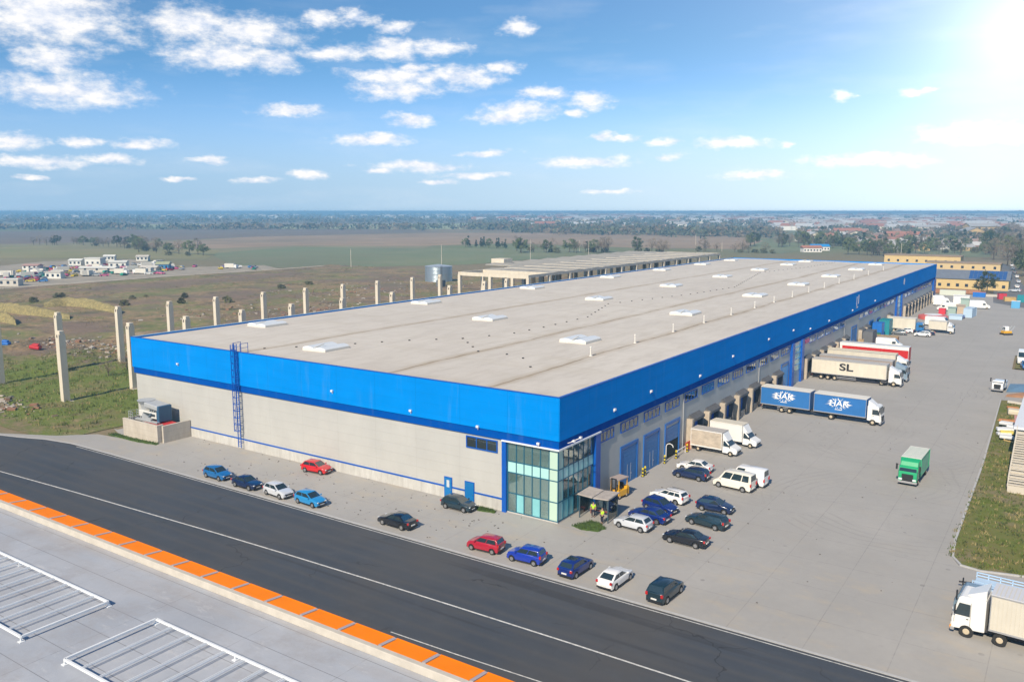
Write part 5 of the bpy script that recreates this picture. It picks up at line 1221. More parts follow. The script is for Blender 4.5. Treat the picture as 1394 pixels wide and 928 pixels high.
b = MB(); b.box(.55, .62, 33.7, 35.2, .1, 1.2); b.box(.5, .75, 33.8, 33.9, 0, .1); b.box(.5, .75, 35.0, 35.1, 0, .1)
tag(b.build('barrier', mat('barrier_orange', (.75, .09, .02), .5)), 'small orange red barrier by the corner of the first dock', 'barrier')
t = empty('lamp_bracket', (.5, 27.1, .012), 0, 'white crook-shaped bracket post between two roller doors', 'post')
b = MB(); b.cyl((0, 0, 0), (0, 0, 2.2), .05, n=8); P = [(.5-.5*math.cos(a), 0, 2.2+.45*math.sin(a)) for a in [math.pi*k/6 for k in range(7)]]
for p, q in zip(P[:-1], P[1:]): b.cyl(p, q, .05, n=8)
b.build('pole', M_WH, t)
# concrete bay with green skip, and the grey machine above it at the far left corner
t = empty('waste_bay', (-72, -5, .012), 0, 'pale concrete walled waste bay at the left corner of the warehouse', 'concrete bay')
def wb(n, *a, m_=None):
    b = MB(); b.box(*a); o = b.build(n, m_ or pcw, t, bevel=.02); o.data.transform(Matrix.Translation((72, 5, -.012))); return o
w_ = NT('bay_concrete', .85); a_ = w_.noise(1.1, 6, .7, stretch=(1, 1, .3)); cw = w_.mix(w_.ramp(a_, .35, .7), (.50, .46, .40), (.40, .36, .31)); cw = w_.mix(w_.ma('MULTIPLY', w_.line(w_.z, .85, .03, .1), .6), cw, (.25, .23, .2)); w_.col(cw); w_.bump(a_, .15, .02); pcw = w_.m
wb('side_wall', -72.3, -64.0, -5.25, -4.95, 0, 2.65); wb('front_end_wall', -64.05, -63.7, -5.25, -4.2, 0, 2.65); wb('side_wall', -63.6, -63.25, -4.6, -.1, 0, 2.5); wb('side_wall', -72.3, -72.0, -4.95, -.1, 0, 2.5); wb('floor', -72, -63.6, -4.95, -.1, .0, .05)
t = empty('waste_skip', (-65.5, -2.6, .06), R(0), 'dark green steel skip with a red lid inside the concrete bay', 'skip')
b = MB(); b.add([(-4.6, -1.2, 0), (1.7, -1.2, 0), (1.7, 1.2, 0), (-4.6, 1.2, 0), (-4.9, -1.35, 2.0), (1.85, -1.35, 2.1), (1.85, 1.35, 2.1), (-4.9, 1.35, 2.0)], [(0,3,2,1), (4,5,6,7), (0,1,5,4), (1,2,6,5), (2,3,7,6), (3,0,4,7)]); b.build('body', mat('skip_green', (.01, .13, .10), .5, var=.1, scale=1), t, bevel=.03)
b = MB()
for k in range(6): b.box(1.7, 1.9, -1.3+.5*k, -1.22+.5*k, .1, 2.0)
b.build('rib', MATS['skip_green'], t); b = MB(); b.box(-4.0, .9, -1.25, 1.25, 2.12, 2.2, rot=Matrix.Rotation(.03, 3, 'Y')); b.build('lid', mat('lid_red', (.5, .03, .03), .5), t)
GM = mat('machine_grey', (.36, .38, .40), .45, var=.1, scale=2); GMd = mat('machine_slate', (.12, .16, .2), .5); GMb = mat('machine_blue', (.03, .09, .17), .5)
t = empty('waste_compactor', (-68.8, -2.4, 2.2), 0, 'jumbled grey waste machine with round hopper and blue end standing over the concrete bay', 'machine')
b = MB(); b.cyl((-1.6, 0, 2.3), (-1.6, 0, 2.9), .9, 1.35, n=20); b.cyl((-1.6, 0, 1.5), (-1.6, 0, 2.3), .7, .9, n=20); b.build('hopper', GM, t, smooth=40)
b = MB(); b.box(-2.2, 2.2, -1.0, 1.0, .55, 1.5); b.build('housing', mat('machine_white', (.6, .6, .58), .4), t, bevel=.12, seg=2)
b = MB(); b.box(-.6, 2.7, -1.15, 1.05, 2.0, 2.75, rot=Matrix.Rotation(.08, 3, 'Y')); b.build('hood', GM, t, bevel=.15, seg=2)
b = MB(); b.box(2.35, 3.0, -1.1, 1.1, .2, 2.6); b.build('end_panel', GMb, t, bevel=.1, seg=2)
b = MB()
for x in (.4, .9, 1.5): b.cyl((x, -.8, 1.4), (x+.1, -.8, 2.1), .1, n=8)
b.cyl((.2, -1.1, .5), (1.2, -1.15, 1.3), .16, n=10); b.cyl((-.9, -1.05, .9), (.4, -1.1, .4), .13, n=10); b.build('pipe', GMd, t)
b = MB(); b.box(-2.6, 3.0, -1.5, -1.0, .1, .3); b.box(-1, 1.2, -1.35, -1.05, -.3, .9, rot=Matrix.Rotation(.3, 3, 'Y')); b.build('walkway', GM, t)
b = MB()
for x in (-3.4, -2.9, -2.4): b.bar((x, -1.9, -.0), (x, -1.9, 1.3), .06); b.bar((x, -.6, 0), (x, -.6, 1.3), .06)
for z in (.5, .9, 1.3): b.bar((-3.4, -1.9, z), (-2.4, -1.9, z), .05); b.bar((-3.4, -.6, z), (-2.4, -.6, z), .05); b.bar((-3.4, -1.9, z), (-3.4, -.6, z), .05)
b.build('railing', GM, t); b = MB(); b.box(-.9, 1.9, -1.1, -1.02, .95, 1.3); b.build('control_window', M_GL, t)
b = MB()
for x in (-2.0, 2.4):
    for y in (-.8, .8): b.box(x-.1, x+.1, y-.1, y+.1, -2.13, .6)
b.build('leg', GM, t)
# ================================================================== RIGHT HAND EDGE
t = empty('white_building', (38.6, 53, 0), 0, 'cream and white building sliver at the right edge beyond the grass verge', 'building')
def rb(n, m_, *a, bev=0.0):
    b = MB(); b.box(*a); return b.build(n, m_, t, bevel=bev)
CRM = mat('cream_wall', (.58, .54, .46), .8, var=.08, scale=.6)
rb('wall', CRM, .35, 22, 0, 44, 0, 4.6); rb('roof', mat('white_roof_sheet', (.66, .68, .72), .45), -.1, 22.4, -.4, 44.4, 4.6, 4.95)
for k in range(6):
    b = MB(); b.box(.3, .36, 3+6.8*k, 4.6+6.8*k, 1.4, 2.9); f_ = b.build('window', M_MUL, t); b = MB(); b.box(.27, .3, 3.15+6.8*k, 4.45+6.8*k, 1.55, 2.75); b.build('pane', G_DK, f_)
for k in range(3):
    b = MB(); b.box(2.2+3.2*k, 4.2+3.2*k, -.06, .02, 1.2, 3.2); f_ = b.build('window', M_MUL, t); b = MB(); b.box(2.35+3.2*k, 4.05+3.2*k, -.09, -.06, 1.35, 3.05); b.build('pane', G_DK, f_)
t = empty('outside_stair', (38.9, 38.5, 0), 0, 'pale steel outside staircase with railing at the right edge of the grass', 'staircase')
SW = mat('stair_cream', (.55, .5, .42), .6)
b = MB()
for k in range(22): b.box(.1, 2.0, .55*k, .55*k+.5, 1.0+.17*k, 1.08+.17*k)
b.build('steps', SW, t)
for x in (.1, 2.0):
    b = MB(); b.bar((x, 0, .9), (x, 12.2, 4.6), .12, .3); b.build('stringer', SW, t); b = MB(); b.bar((x, 0, 1.9), (x, 12.2, 5.6), .07)
    for k in range(12): b.bar((x, 1.1*k, .95+.34*k), (x, 1.1*k, 1.9+.34*k), .05)
    b.build('railing', SW, t)
for y in (0, 4, 8, 12): b = MB(); b.box(.1, 2, y-.1, y+.1, 0, .95+.34*y/1.1); b.build('support', SW, t)
# heaps and building material on the verge
def sack(x, y, z, l, w, h, rz, m_, name, label, cat, grp='sacks and boards heaped on the verge'):
    b = MB(); b.box(-l/2, l/2, -w/2, w/2, 0, h); o = b.build(name, m_, None, bevel=min(h, w)*.28, seg=3); o.location = (x, y, z); o.rotation_euler = (random.uniform(-.05, .05), random.uniform(-.05, .05), rz); return tag(o, label, cat, grp)
WS = mat('white_sacking', (.62, .64, .67), .7, var=.1, scale=2); OS = mat('orange_board', (.45, .2, .07), .7); YS = mat('yellow_sacking', (.6, .5, .12), .7); PB = mat('grey_board', (.5, .47, .42), .7)
for i in range(10):
    sack(36.9+random.uniform(-.4, .9), 66.3+random.uniform(-3, 7), .1+.25*(i % 3), 1.9, 1.1, .45, random.uniform(-.4, .4), WS if i != 4 else YS, 'sack', 'white filled sack heaped at the edge of the verge' if i != 4 else 'yellow sack among the white sacks on the verge', 'sack')
t = empty('pallet_stack', (38.0, 68.2, .1), R(4), 'stack of grey boards and pallets topped by a pinkish sheet on the verge', 'pallet stack')
for k in range(8): b = MB(); b.box(0, 2.6, 0, 5.0, .02+.24*k, .2+.24*k); b.build('pallet_layer', (PB, MATS['pale_metal'], SW)[k % 3], t)
b = MB(); b.box(-.1, 2.7, -.1, 5.1, 1.95, 2.05); b.build('cover_sheet', mat('pink_sheet', (.55, .28, .26), .6), t)
b = MB(); b.bar((37.0, 63.8, .3), (38.9, 62.9, .3), .15); b.bar((37.0, 63.8, .3), (37.0, 65.6, .3), .15); b.bar((37.0, 65.6, .3), (38.9, 65.0, .3), .15)
tag(b.build('timber_frame', mat('ochre_timber', (.5, .36, .14), .7)), 'ochre timber frame lying below the pallet stack on the verge', 'timber')
sack(37.4, 83.5, .1, 2.6, 1.9, .9, .1, mat('cream_tank', (.58, .52, .42), .5), 'cream_tank', 'rounded cream tank lying on the verge grass', 'tank')
sack(37.2, 92.5, .1, 3.4, 1.2, .4, .0, PB, 'concrete_slab', 'flat pale slab near the tip of the verge', 'slab')
sack(36.6, 88.0, .1, 1.8, .9, .35, .3, OS, 'orange_board', 'orange brown board lying on the verge grass', 'board')
sack(36.5, 77.6, .1, 2.4, 1.0, .3, -.1, OS, 'orange_board', 'orange board behind the white sacks on the verge', 'board')
b = MB(); b.add([(34.8, 98.5, .03), (46, 100.5, .03), (46, 109, .03), (40.3, 107, .03), (35, 99.5, 0.3), (46, 101, .5), (40.3, 107, .4)], [(0,1,2,3), (4,5,6), (0,1,5,4), (1,2,6,5), (0,4,6,3)])
tag(b.build('brown_tarpaulin', mat('tarpaulin_brown', (.36, .19, .10), .8, var=.2, scale=.8)), 'brown orange tarpaulin spread at the corner of the verge', 'tarpaulin')
b = MB(); b.add([(34.6, 103, .05), (40, 106.5, .05), (38, 114, .05), (34.7, 112, .05), (36.5, 108, .5)], [(0,1,4), (1,2,4), (2,3,4), (3,0,4)])
tag(b.build('blue_tarpaulin', mat('tarpaulin_blue', (.12, .22, .34), .7)), 'folded blue grey tarpaulin beside the small white pickup', 'tarpaulin')
# pale road sweeper-like object with yellow base in the empty yard
t = empty('mini_excavator', (29, 187, .012), R(40), 'tiny white and yellow loader standing alone in the empty yard', 'machine')
b = MB(); b.box(-1.1, 1.1, -.8, .8, .45, 1.1); b.build('body', YEL, t, bevel=.08); b = MB(); b.box(-.8, .4, -.55, .55, 1.1, 2.3); b.build('cab', M_WH, t, bevel=.08); b = MB(); b.box(-.85, .42, -.5, .5, 1.4, 2.1); b.build('cab_window', M_GL, t)
for y in (-.8, .8): b = MB(); b.box(-1.3, 1.3, y-.2, y+.2, 0, .5); b.build('track', M_CH, t, bevel=.1); b = MB(); b.bar((.8, y*.7, 1.0), (1.9, y*.7, 2.4), .18); b.bar((-.8, y*.7, 1.2), (-1.9, y*.7, 2.3), .14); b.build('lift_arm', GM, t)
# vehicles and a shed at the right edge far along
panelvan(35.2, 143, -88, 6.4, 2.7, 'white van at the right edge of the yard beyond the verge')
car('hatch', 'blue', 36.2, 133, -80, 'blue car on the grass at the right edge of the yard', group=FG)
# ================================================================== CLUTTER AT THE DOCKS AND THE YARD'S FAR END
def shapebox(name, label, cat, x, y, l, w, h, rz, m_, m2=None, grp=None, roof=.0, ribs=0):
    t = empty(name, (x, y, .012), R(rz), label, cat, grp)
    b = MB(); b.box(-l/2, l/2, -w/2, w/2, 0, h); o = b.build('body', m_, t, bevel=.04)
    if ribs:
        b = MB(); n = int(l/ribs)
        for k in range(n+1): xx = -l/2+l*k/n; b.box(xx-.05, xx+.05, -w/2-.04, -w/2, .1, h-.1); b.box(xx-.05, xx+.05, w/2, w/2+.04, .1, h-.1)
        b.build('rib', m_, t)
    b = MB()
    if roof: b.add([(-l/2-.2, -w/2-.2, h), (l/2+.2, -w/2-.2, h), (l/2+.2, w/2+.2, h), (-l/2-.2, w/2+.2, h), (-l/2-.2, 0, h+roof), (l/2+.2, 0, h+roof)], [(0,1,5,4), (2,3,4,5), (1,2,5), (3,0,4), (0,3,2,1)])
    else: b.box(-l/2-.03, l/2+.03, -w/2-.03, w/2+.03, h, h+.08)
    b.build('lid', m2 or m_, t); return t
TEAL = mat('teal_sheet', (.01, .22, .27), .5); BLS = mat('blue_sheet', (.01, .14, .5), .45); GRC = mat('grey_container', (.12, .125, .14), .6); BRK = mat('brick_brown', (.34, .16, .09), .8, var=.25, scale=1); TANW = mat('tan_wood', (.38, .27, .15), .8, var=.3, scale=1)
shapebox('container', 'dark grey container standing upright by the dock wall', 'container', 1.9, 148, 2.4, 5.0, 3.6, 0, GRC, ribs=.5)
shapebox('container', 'bright blue container between the grey one and the teal one', 'container', 1.6, 160.5, 2.2, 3.6, 4.2, 0, BLS, ribs=.5)
shapebox('container', 'teal container beside the blue one at the dock wall', 'container', 1.9, 168.6, 2.6, 4.8, 4.2, 0, TEAL, ribs=.6)
shapebox('pallet_pile', 'reddish brown pile of crates behind the red trailer', 'crate pile', 4.8, 153.6, 5.6, 4.0, 1.7, 5, BRK, TANW, ribs=.6)
shapebox('crate', 'tan wooden crate beside the reddish brown pile', 'crate', .95, 143.4, 1.2, 1.2, 1.8, 8, TANW)
shapebox('green_cabinet', 'small dark green cabinet in front of the blue container', 'cabinet', 2.4, 156.6, 1.0, 1.0, 2.0, 0, mat('cabinet_green', (.02, .16, .10), .5))
b = MB(); P = [(4.2*math.cos(6.283*k/24), 4.2*math.sin(6.283*k/24)*1.2) for k in range(24)]
V = [(p[0], p[1], z) for z in (0.05, 1.0) for p in P] + [(p[0]*.6, p[1]*.6, 1.35) for p in P]
b.add(V, [(k, (k+1) % 24, 24+(k+1) % 24, 24+k) for k in range(24)]+[(24+k, 24+(k+1) % 24, 48+(k+1) % 24, 48+k) for k in range(24)]); b.add([(p[0]*.6, p[1]*.6, 1.35) for p in P], [tuple(range(24))], 1)
o = b.build('round_pool', [mat('coral_red', (.6, .12, .10), .5), M_WH], None, smooth=40); o.location = (7.5, 214, 0); tag(o, 'coral red oval tub with white top lying in the yard', 'tub')
WC = 'jumble of vans and booths at the end of the yard'
rd = random.Random(5)
items = [(3.0, 300, 9, 2.4, 2.0, 'pale_green'), (9.5, 268, 5, 2.4, 2.8, 'white'), (5.0, 255, 6, 2.5, 3.0, 'white'), (12.2, 252, 2.5, 2.5, 3.2, 'sage'), (14.6, 240, 2.6, 5, 3.0, 'white'), (12.8, 235, 2.4, 6, 2.6, 'beige'), (16.4, 226, 2.4, 6.5, 2.8, 'pale_blue'), (11.4, 226, 2.2, 3, 2.6, 'sage'), (16.5, 252, 4.5, 2.3, 2.6, 'white'), (13.6, 216, 3.5, 2.0, 1.4, 'pale_blue'), (2.5, 264, 5, 2.6, 2.2, 'white')]
cm = dict(pale_green=mat('pale_green', (.55, .58, .50), .6), white=M_WH, sage=mat('sage', (.30, .40, .36), .6), beige=mat('beige_box', (.48, .38, .28), .6), pale_blue=mat('pale_blue', (.42, .55, .68), .5))
lb = ['long pale green booth across the far end of the yard', 'white booth in the middle of the far jumble', 'white cabin close to the far corner pier', 'upright sage green cabin in the far jumble', 'tall white box of the far jumble facing the camera', 'beige box squeezed between two white ones', 'pale blue truck box at the front of the jumble', 'low sage box at the left of the jumble', 'white trailer box at the right of the jumble', 'low pale blue crate at the very front of the jumble', 'low white cabin beside the far docks']
for i, (x, y, l, w, h, c_) in enumerate(items):
    if c_ == 'white' and i != 1: panelvan(x-3, y, rd.uniform(-14, 14)+(180 if i == 4 else 0), 6.4, 2.8, ('', '', 'white van close to the far corner pier', '', 'white van with its nose to the wall, left of the beige box', '', '', '', 'white van at the right of the far jumble', '', 'white van beside the far docks')[i]); continue
    shapebox('cabin', lb[i], 'cabin', x, y, l, w, h, rd.uniform(-6, 6), cm[c_], cm[c_], WC, roof=.3 if i % 2 else 0, ribs=1.0)
shapebox('red_booth', 'small red booth beside the far jumble of cabins', 'booth', 8.2, 229, 2.0, 2.0, 1.8, 0, mat('booth_red', (.6, .03, .05), .5))
car('hatch', 'royal', 14.6, 219, 80, 'bright blue car in front of the far jumble of cabins', group=FG)
shapebox('blue_skip', 'blue skip with orange top below the yellow building', 'skip', 12.5, 298, 4.2, 2.4, 1.9, 0, BLS, mat('orange_top', (.55, .22, .12), .6), ribs=.8)
shapebox('blue_box', 'small bright blue box standing on the yard end', 'box', 8.2, 269, 2.2, 1.6, 1.2, 5, BLS)
shapebox('red_truck_body', 'red container with dark end below the yellow building', 'container', 20.5, 293, 2.6, 2.0, 2.3, 20, mat('rb', (.5, .03, .05), .5), M_CH, ribs=.8)
shapebox('teal_container', 'teal container at the entrance of the side street', 'container', 27.2, 285, 2.4, 2.0, 2.6, 0, TEAL, ribs=.7)
shapebox('blue_box', 'pale blue and white kiosk at the right end of the yard', 'kiosk', 26.8, 262, 2.6, 2.0, 2.4, 0, mat('kb', (.1, .35, .6), .5), M_WH)
shapebox('sand_heap_box', 'yellow brown crates beside the red container', 'crate pile', 23.4, 287, 3.6, 2.4, 1.5, 15, mat('ochre', (.48, .33, .12), .8, var=.3, scale=.6), TANW, ribs=.9)
shapebox('low_wall', 'long reddish low wall below the yellow building', 'wall', 0, 308, 24, .6, 1.6, 12, BRK)
shapebox('low_wall', 'pale concrete block row across the yard end', 'wall', 16, 302, 9, 1.0, .8, 8, PB)
# ================================================================== YELLOW BUILDINGS AND THE SIDE STREET
YW = mat('yellow_wall', (.58, .43, .20), .8, var=.06, scale=.3); SL_ = mat('slate_roof', (.14, .16, .20), .6, var=.15, scale=.8); SOL = mat('solar_panel', (.03, .09, .26), .2, coat=.5); WINB = mat('window_dark_blue', (.03, .04, .06), .2)
def house(name, label, cat, x, y, rz, l, w, h, rh, wallm, roofm, wins=4, rows=1, grp=None, hip=False):
    t = empty(name, (x, y, 0), R(rz), label, cat, grp)
    b = MB(); b.box(-l/2, l/2, -w/2, w/2, 0, h)
    if rh and not hip: b.add([(-l/2, -w/2, h), (-l/2, w/2, h), (-l/2, 0, h+rh), (l/2, -w/2, h), (l/2, w/2, h), (l/2, 0, h+rh)], [(0,2,1), (3,4,5)])
    b.build('wall', wallm, t)
    e_ = .5; ins = w/2 if hip else 0
    b = MB(); z0 = h-.1
    if rh: b.add([(-l/2-e_, -w/2-e_, z0), (l/2+e_, -w/2-e_, z0), (l/2+e_, w/2+e_, z0), (-l/2-e_, w/2+e_, z0), (-l/2-e_+ins, 0, z0+rh+.15), (l/2+e_-ins, 0, z0+rh+.15)] , [(0,1,5,4), (2,3,4,5), (1,2,5), (3,0,4)])
    else: b.box(-l/2-.3, l/2+.3, -w/2-.3, w/2+.3, h, h+.4)
    b.build('roof', roofm, t)
    for r_ in range(rows):
        for k in range(wins):
            xx = -l/2+l*(k+.5)/wins; z = 1.0+r_*3.0
            b = MB(); b.box(xx-.6, xx+.6, -w/2-.04, -w/2+.02, z, z+1.3); b.build('window', WINB, t)
    return t
t = house('yellow_hall', 'long yellow hall with slate roof half covered by blue solar panels', 'building', 4.5, 338, 0, 31, 12, 4.4, 3.4, YW, SL_, 9)
b = MB(); a_ = math.atan2(3.55, 6.5); 
for i in range(9):
    for j in range(3):
        x0 = 0.6+i*1.55; d0 = -6.3+.35+j*1.9; d1 = d0+1.8; f = lambda d_: 4.3+ (d_+6.5)*3.55/6.5
        b.add([(x0, d0, f(d0)+.08), (x0+1.47, d0, f(d0)+.08), (x0+1.47, d1, f(d1)+.08), (x0, d1, f(d1)+.08), (x0, d0, f(d0)-.0), (x0+1.47, d0, f(d0)), (x0+1.47, d1, f(d1)), (x0, d1, f(d1))], [(0,1,2,3), (0,4,5,1), (1,5,6,2), (2,6,7,3), (3,7,4,0)])
b.build('solar_panel_array', SOL, t)
t2 = house('yellow_hall', 'flat roofed yellow hall standing behind the solar roofed one, left part', 'building', -32, 468, 0, 40, 14, 7.5, 0, YW, mat('flat_roof_brown', (.3, .22, .15), .8), 8, 2)
house('yellow_hall', 'yellow orange block behind the solar roof with railings in front', 'building', -6, 420, 0, 34, 12, 6.5, 0, mat('amber_wall', (.56, .42, .22), .8), MATS['flat_roof_brown'], 7, 2)
side = NT('side_street_asphalt', .85); s1 = side.noise(.2, 5); side.col(side.mix(side.ramp(s1, .3, .7), (.12, .12, .125), (.17, .165, .16)))
P = [at(x, y) for x, y in ((1352, 412), (1398, 420), (1396, 392), (1372, 360), (1352, 357), (1352, 380))]
sheet('side_street', [(p.x, p.y) for p in P], .02, side.m)
for i, (px, py, c_) in enumerate(((1384, 392, 'white'), (1386, 385, 'silver'), (1384, 378, 'white'), (1381, 372, 'grey'), (1379, 367, 'silver'), (1377, 362.5, 'white'))):
    p = at(px, py); car('hatch', c_, p.x, p.y, 100, f'{c_} car parked in the side street row, {ordn[i]} from the near end', group='cars in the side street')
car('wagon', 'silver', 22.5, 330, 170, 'silver estate car at the corner of the yellow hall', group=FG)
# ================================================================== TANK AND POLES
t = empty('storage_tank', (-207, 236, 0), 0, 'round corrugated metal storage tank with low conical roof', 'tank')
tk = NT('corrugated_steel', .35); tk.b.inputs['Metallic'].default_value = .75; tn = tk.noise(.5, 4, .6, stretch=(1, 1, .2)); tk.col(tk.mix(tk.ramp(tn, .3, .7), (.50, .56, .60), (.36, .44, .50))); tk.bump(tk.ma('SINE', tk.ma('MULTIPLY', tk.z, 18)), .5, .04)
b = MB(); b.cyl((0, 0, 0), (0, 0, 7.4), 6.4, n=48); b.build('shell', tk.m, t, smooth=30)
b = MB(); b.cyl((0, 0, 7.4), (0, 0, 8.3), 6.55, .5, n=48); b.build('roof', mat('tank_roof', (.5, .55, .6), .4, .4), t)
b = MB()
for z in (1.8, 3.6, 5.4, 7.2): b.cyl((0, 0, z), (0, 0, z+.12), 6.47, n=48)
b.build('hoop', mat('hoop', (.4, .45, .5), .4, .6), t)
b = MB()
for s_ in (-.3, .3): b.bar((5.0+s_*.7, -4.2+s_*.7, 0), (5.0+s_*.7, -4.2+s_*.7, 8.2), .08)
for k in range(20): b.bar((4.8, -4.4, .4*k), (5.2, -4.0, .4*k), .05)
b.build('ladder', M_CH, t)
shapebox('pump_hut', 'low grey hut standing to the right of the metal tank', 'hut', -188, 214, 3, 3, 3, 10, GRC)
for i, (x, y, h) in enumerate(((-316, 288, 10.9), (-272, 417, 13.7), (-302, 539, 9.7), (-252, 464, 11.1), (-288, 339, 12.4), (-203, 603, 8.5), (-60, 565, 11.2), (-274, 723, 11))):
    lab = ('thin pole standing alone in the field left of the metal tank', 'thin pole in front of the left end of the green hedge', 'slim pole at the reddish field edge, left of a pair', 'tall pole at the reddish field edge, right one of a pair', 'thin pole rising just behind the metal tank', 'slim distant pole before the ploughed strip', 'tall pole beyond the far roof edge near the red roofs', 'faint pole in the ploughed strip')[i]
    t = empty('power_pole', (x, y, 0), R(30), lab, 'pole', 'poles in the fields')
    b = MB(); b.cyl((0, 0, -.3), (0, 0, h), .17, .11, n=8); b.build('pole', pc.m, t); b = MB(); b.bar((-.9, 0, h-.5), (.9, 0, h-.5), .12); b.build('crossarm', M_CH, t)
p = at(776-0, 399)
# ================================================================== TREES
def leafmat(n, c, v=.45):
    m_ = NT(n, .8); a = m_.noise(.9, 3, .6); b1 = m_.noise(.15, 2, .5); c1 = tuple(k*(1-v) for k in c); c2 = tuple(k*(1+v) for k in c)
    m_.col(m_.mix(m_.ramp(a, .3, .7), c1, c2)); return m_.m
BARK = mat('bark', (.09, .07, .05), .9)
def tree_proto(kind, seed):
    rd = random.Random(seed); tb = MB(); cb = MB()
    H, cr = {'bare': (9, 4.2), 'green': (8.5, 4.0), 'conifer': (11, 2.6), 'bush': (3.6, 2.6), 'poplar': (14, 1.9)}[kind]
    tb.cyl((0, 0, -.4), (0, 0, H*.45), .26, .16, n=7)
    tips = []
    for k in range(9 if kind != 'conifer' else 4):
        a = rd.uniform(0, 6.28); z0 = H*rd.uniform(.22, .5); r_ = cr*rd.uniform(.45, .9); z1 = H*rd.uniform(.55, .92)
        m_ = (math.cos(a)*r_*.5, math.sin(a)*r_*.5, (z0+z1)/2+.3); e_ = (math.cos(a)*r_, math.sin(a)*r_, z1)
        tb.cyl((0, 0, z0), m_, .11, .07, n=5, cap=False); tb.cyl(m_, e_, .07, .02, n=5, cap=False); tips += [m_, e_]
    tb.cyl((0, 0, H*.45), (0, 0, H*.9), .15, .03, n=5, cap=False)
    clumps = []
    nC = {'bare': 30, 'green': 30, 'conifer': 26, 'bush': 16, 'poplar': 24}[kind]
    for k in range(nC):
        a = rd.uniform(0, 6.28); u = rd.uniform(-.75, 1); rr = math.sqrt(max(0, 1-u*u))*rd.uniform(.5, 1)
        if kind == 'conifer': zz = rd.uniform(.12, .98); rr = (1-zz)*rd.uniform(.6, 1); z = H*zz
        elif kind == 'poplar': zz = rd.uniform(.1, 1); rr = rd.uniform(.2, .9)*(1-abs(zz-.45)); z = H*zz
        else: z = H*.62+u*H*.36
        if kind == 'bush': z = H*.45+u*H*.4
        clumps.append((math.cos(a)*rr*cr, math.sin(a)*rr*cr, z, rd.uniform(.6, 1.35)*(cr/4)**.5))
    nl = {'bare': 34, 'green': 60, 'conifer': 55, 'bush': 55, 'poplar': 42}[kind]
    for (x, y, z, r_) in clumps:
        for _ in range(nl):
            v = Vector((rd.gauss(0, 1), rd.gauss(0, 1), rd.gauss(0, .8))); v = v.normalized()*r_*rd.random()**.4
            p = Vector((x, y, z))+v
            if p.z < .15: continue
            s_ = rd.uniform(.16, .34); u1 = Vector((rd.gauss(0, 1), rd.gauss(0, 1), rd.gauss(0, 1))).normalized()
            w1 = u1.orthogonal().normalized()
            if kind == 'bare': cb.add([p-u1*s_*1.6, p+w1*s_*.28, p+u1*s_*1.6], [(0, 1, 2)])
            else: cb.add([p-u1*s_, p+w1*s_*.7, p+u1*s_, p-w1*s_*.7], [(0, 1, 2, 3)])
    return tb, cb
LM = dict(bare=leafmat('bare_twigs', (.22, .17, .12), .3), green=leafmat('green_foliage', (.12, .145, .055)), conifer=leafmat('dark_needles', (.025, .055, .03), .35), bush=leafmat('bush_leaves', (.13, .13, .06)), poplar=leafmat('poplar_foliage', (.075, .085, .04)))
PROT = {}
for kd in LM:
    for sd in range(3):
        tb, cb = tree_proto(kd, sd*7+3); PROT[kd, sd] = (tb.mesh('trunk', BARK), cb.mesh('crown', LM[kd]))
CATN = dict(bare='bare_tree', green='leafy_tree', conifer='conifer_tree', bush='bush', poplar='poplar_tree')
def tree(kd, x, y, s, label, grp, sub=True):
    me_t, me_c = PROT[kd, random.randrange(3)]
    t = empty(CATN[kd], (x, y, -.1), random.uniform(0, 6.28), label, 'bush' if kd == 'bush' else 'tree', grp); t.scale = (s*random.uniform(.9, 1.15), s*random.uniform(.9, 1.15), s*random.uniform(.85, 1.15))
    for nm, me in (('trunk', me_t), ('crown', me_c)): o = bpy.data.objects.new(nm, me); COL.objects.link(o); o.parent = t
    return t
random.seed(21)
def row(kinds, pts, n, jit, s0, s1, label, grp):
    P = [at(*p) for p in pts]; Ls = [(q-p).length for p, q in zip(P[:-1], P[1:])]; T = sum(Ls)
    for i in range(n):
        d_ = T*(i+random.uniform(0, 1))/n; k = 0
        while k < len(Ls)-1 and d_ > Ls[k]: d_ -= Ls[k]; k += 1
        p = P[k]+(P[k+1]-P[k])*(d_/Ls[k]); tree(random.choice(kinds), p.x+random.gauss(0, jit), p.y+random.gauss(0, jit), random.uniform(s0, s1), label, grp)
row(['green', 'bare', 'bush'], [(128, 335), (180, 337), (215, 343), (262, 348)], 36, 7, .8, 1.3, 'tree of the dark hedge running slantwise across the left fields', 'dark slanting hedge in the left fields')
row(['green', 'bare'], [(40, 333.5), (180, 332)], 16, 8, .7, 1.1, 'small tree of the thin hedge at the far left', 'thin hedge at the far left')
row(['conifer', 'green'], [(632, 336), (700, 339)], 12, 5, .7, .95, 'dark tree of the short hedge right of the tank pole', 'short dark hedge right of the tank')
row(['bare', 'green', 'bare', 'bush'], [(705, 343), (760, 343), (860, 344), (900, 345)], 32, 8, .9, 1.4, 'brown green tree of the hedge above the unfinished hall', 'hedge above the unfinished hall')
row(['bare', 'bush'], [(960, 342), (1010, 343), (1050, 345)], 14, 6, .7, 1.2, 'reddish brown bush beyond the far end of the roof', 'bushes beyond the far end of the roof')
row(['bare', 'green'], [(1044, 335), (1100, 337), (1150, 338)], 20, 10, 1.0, 1.6, 'tree of the grove before the village houses', 'grove before the village houses')
row(['green', 'bare'], [(1165, 346), (1210, 349), (1235, 350)], 14, 6, .9, 1.4, 'tree just beyond the far right end of the roof', 'trees at the far right end of the roof')
row(['bare', 'bare', 'green'], [(1352, 354), (1340, 338), (1350, 328), (1370, 325), (1394, 322)], 22, 8, 1.3, 2.0, 'large bare brown tree beside the side street', 'big bare trees by the side street')
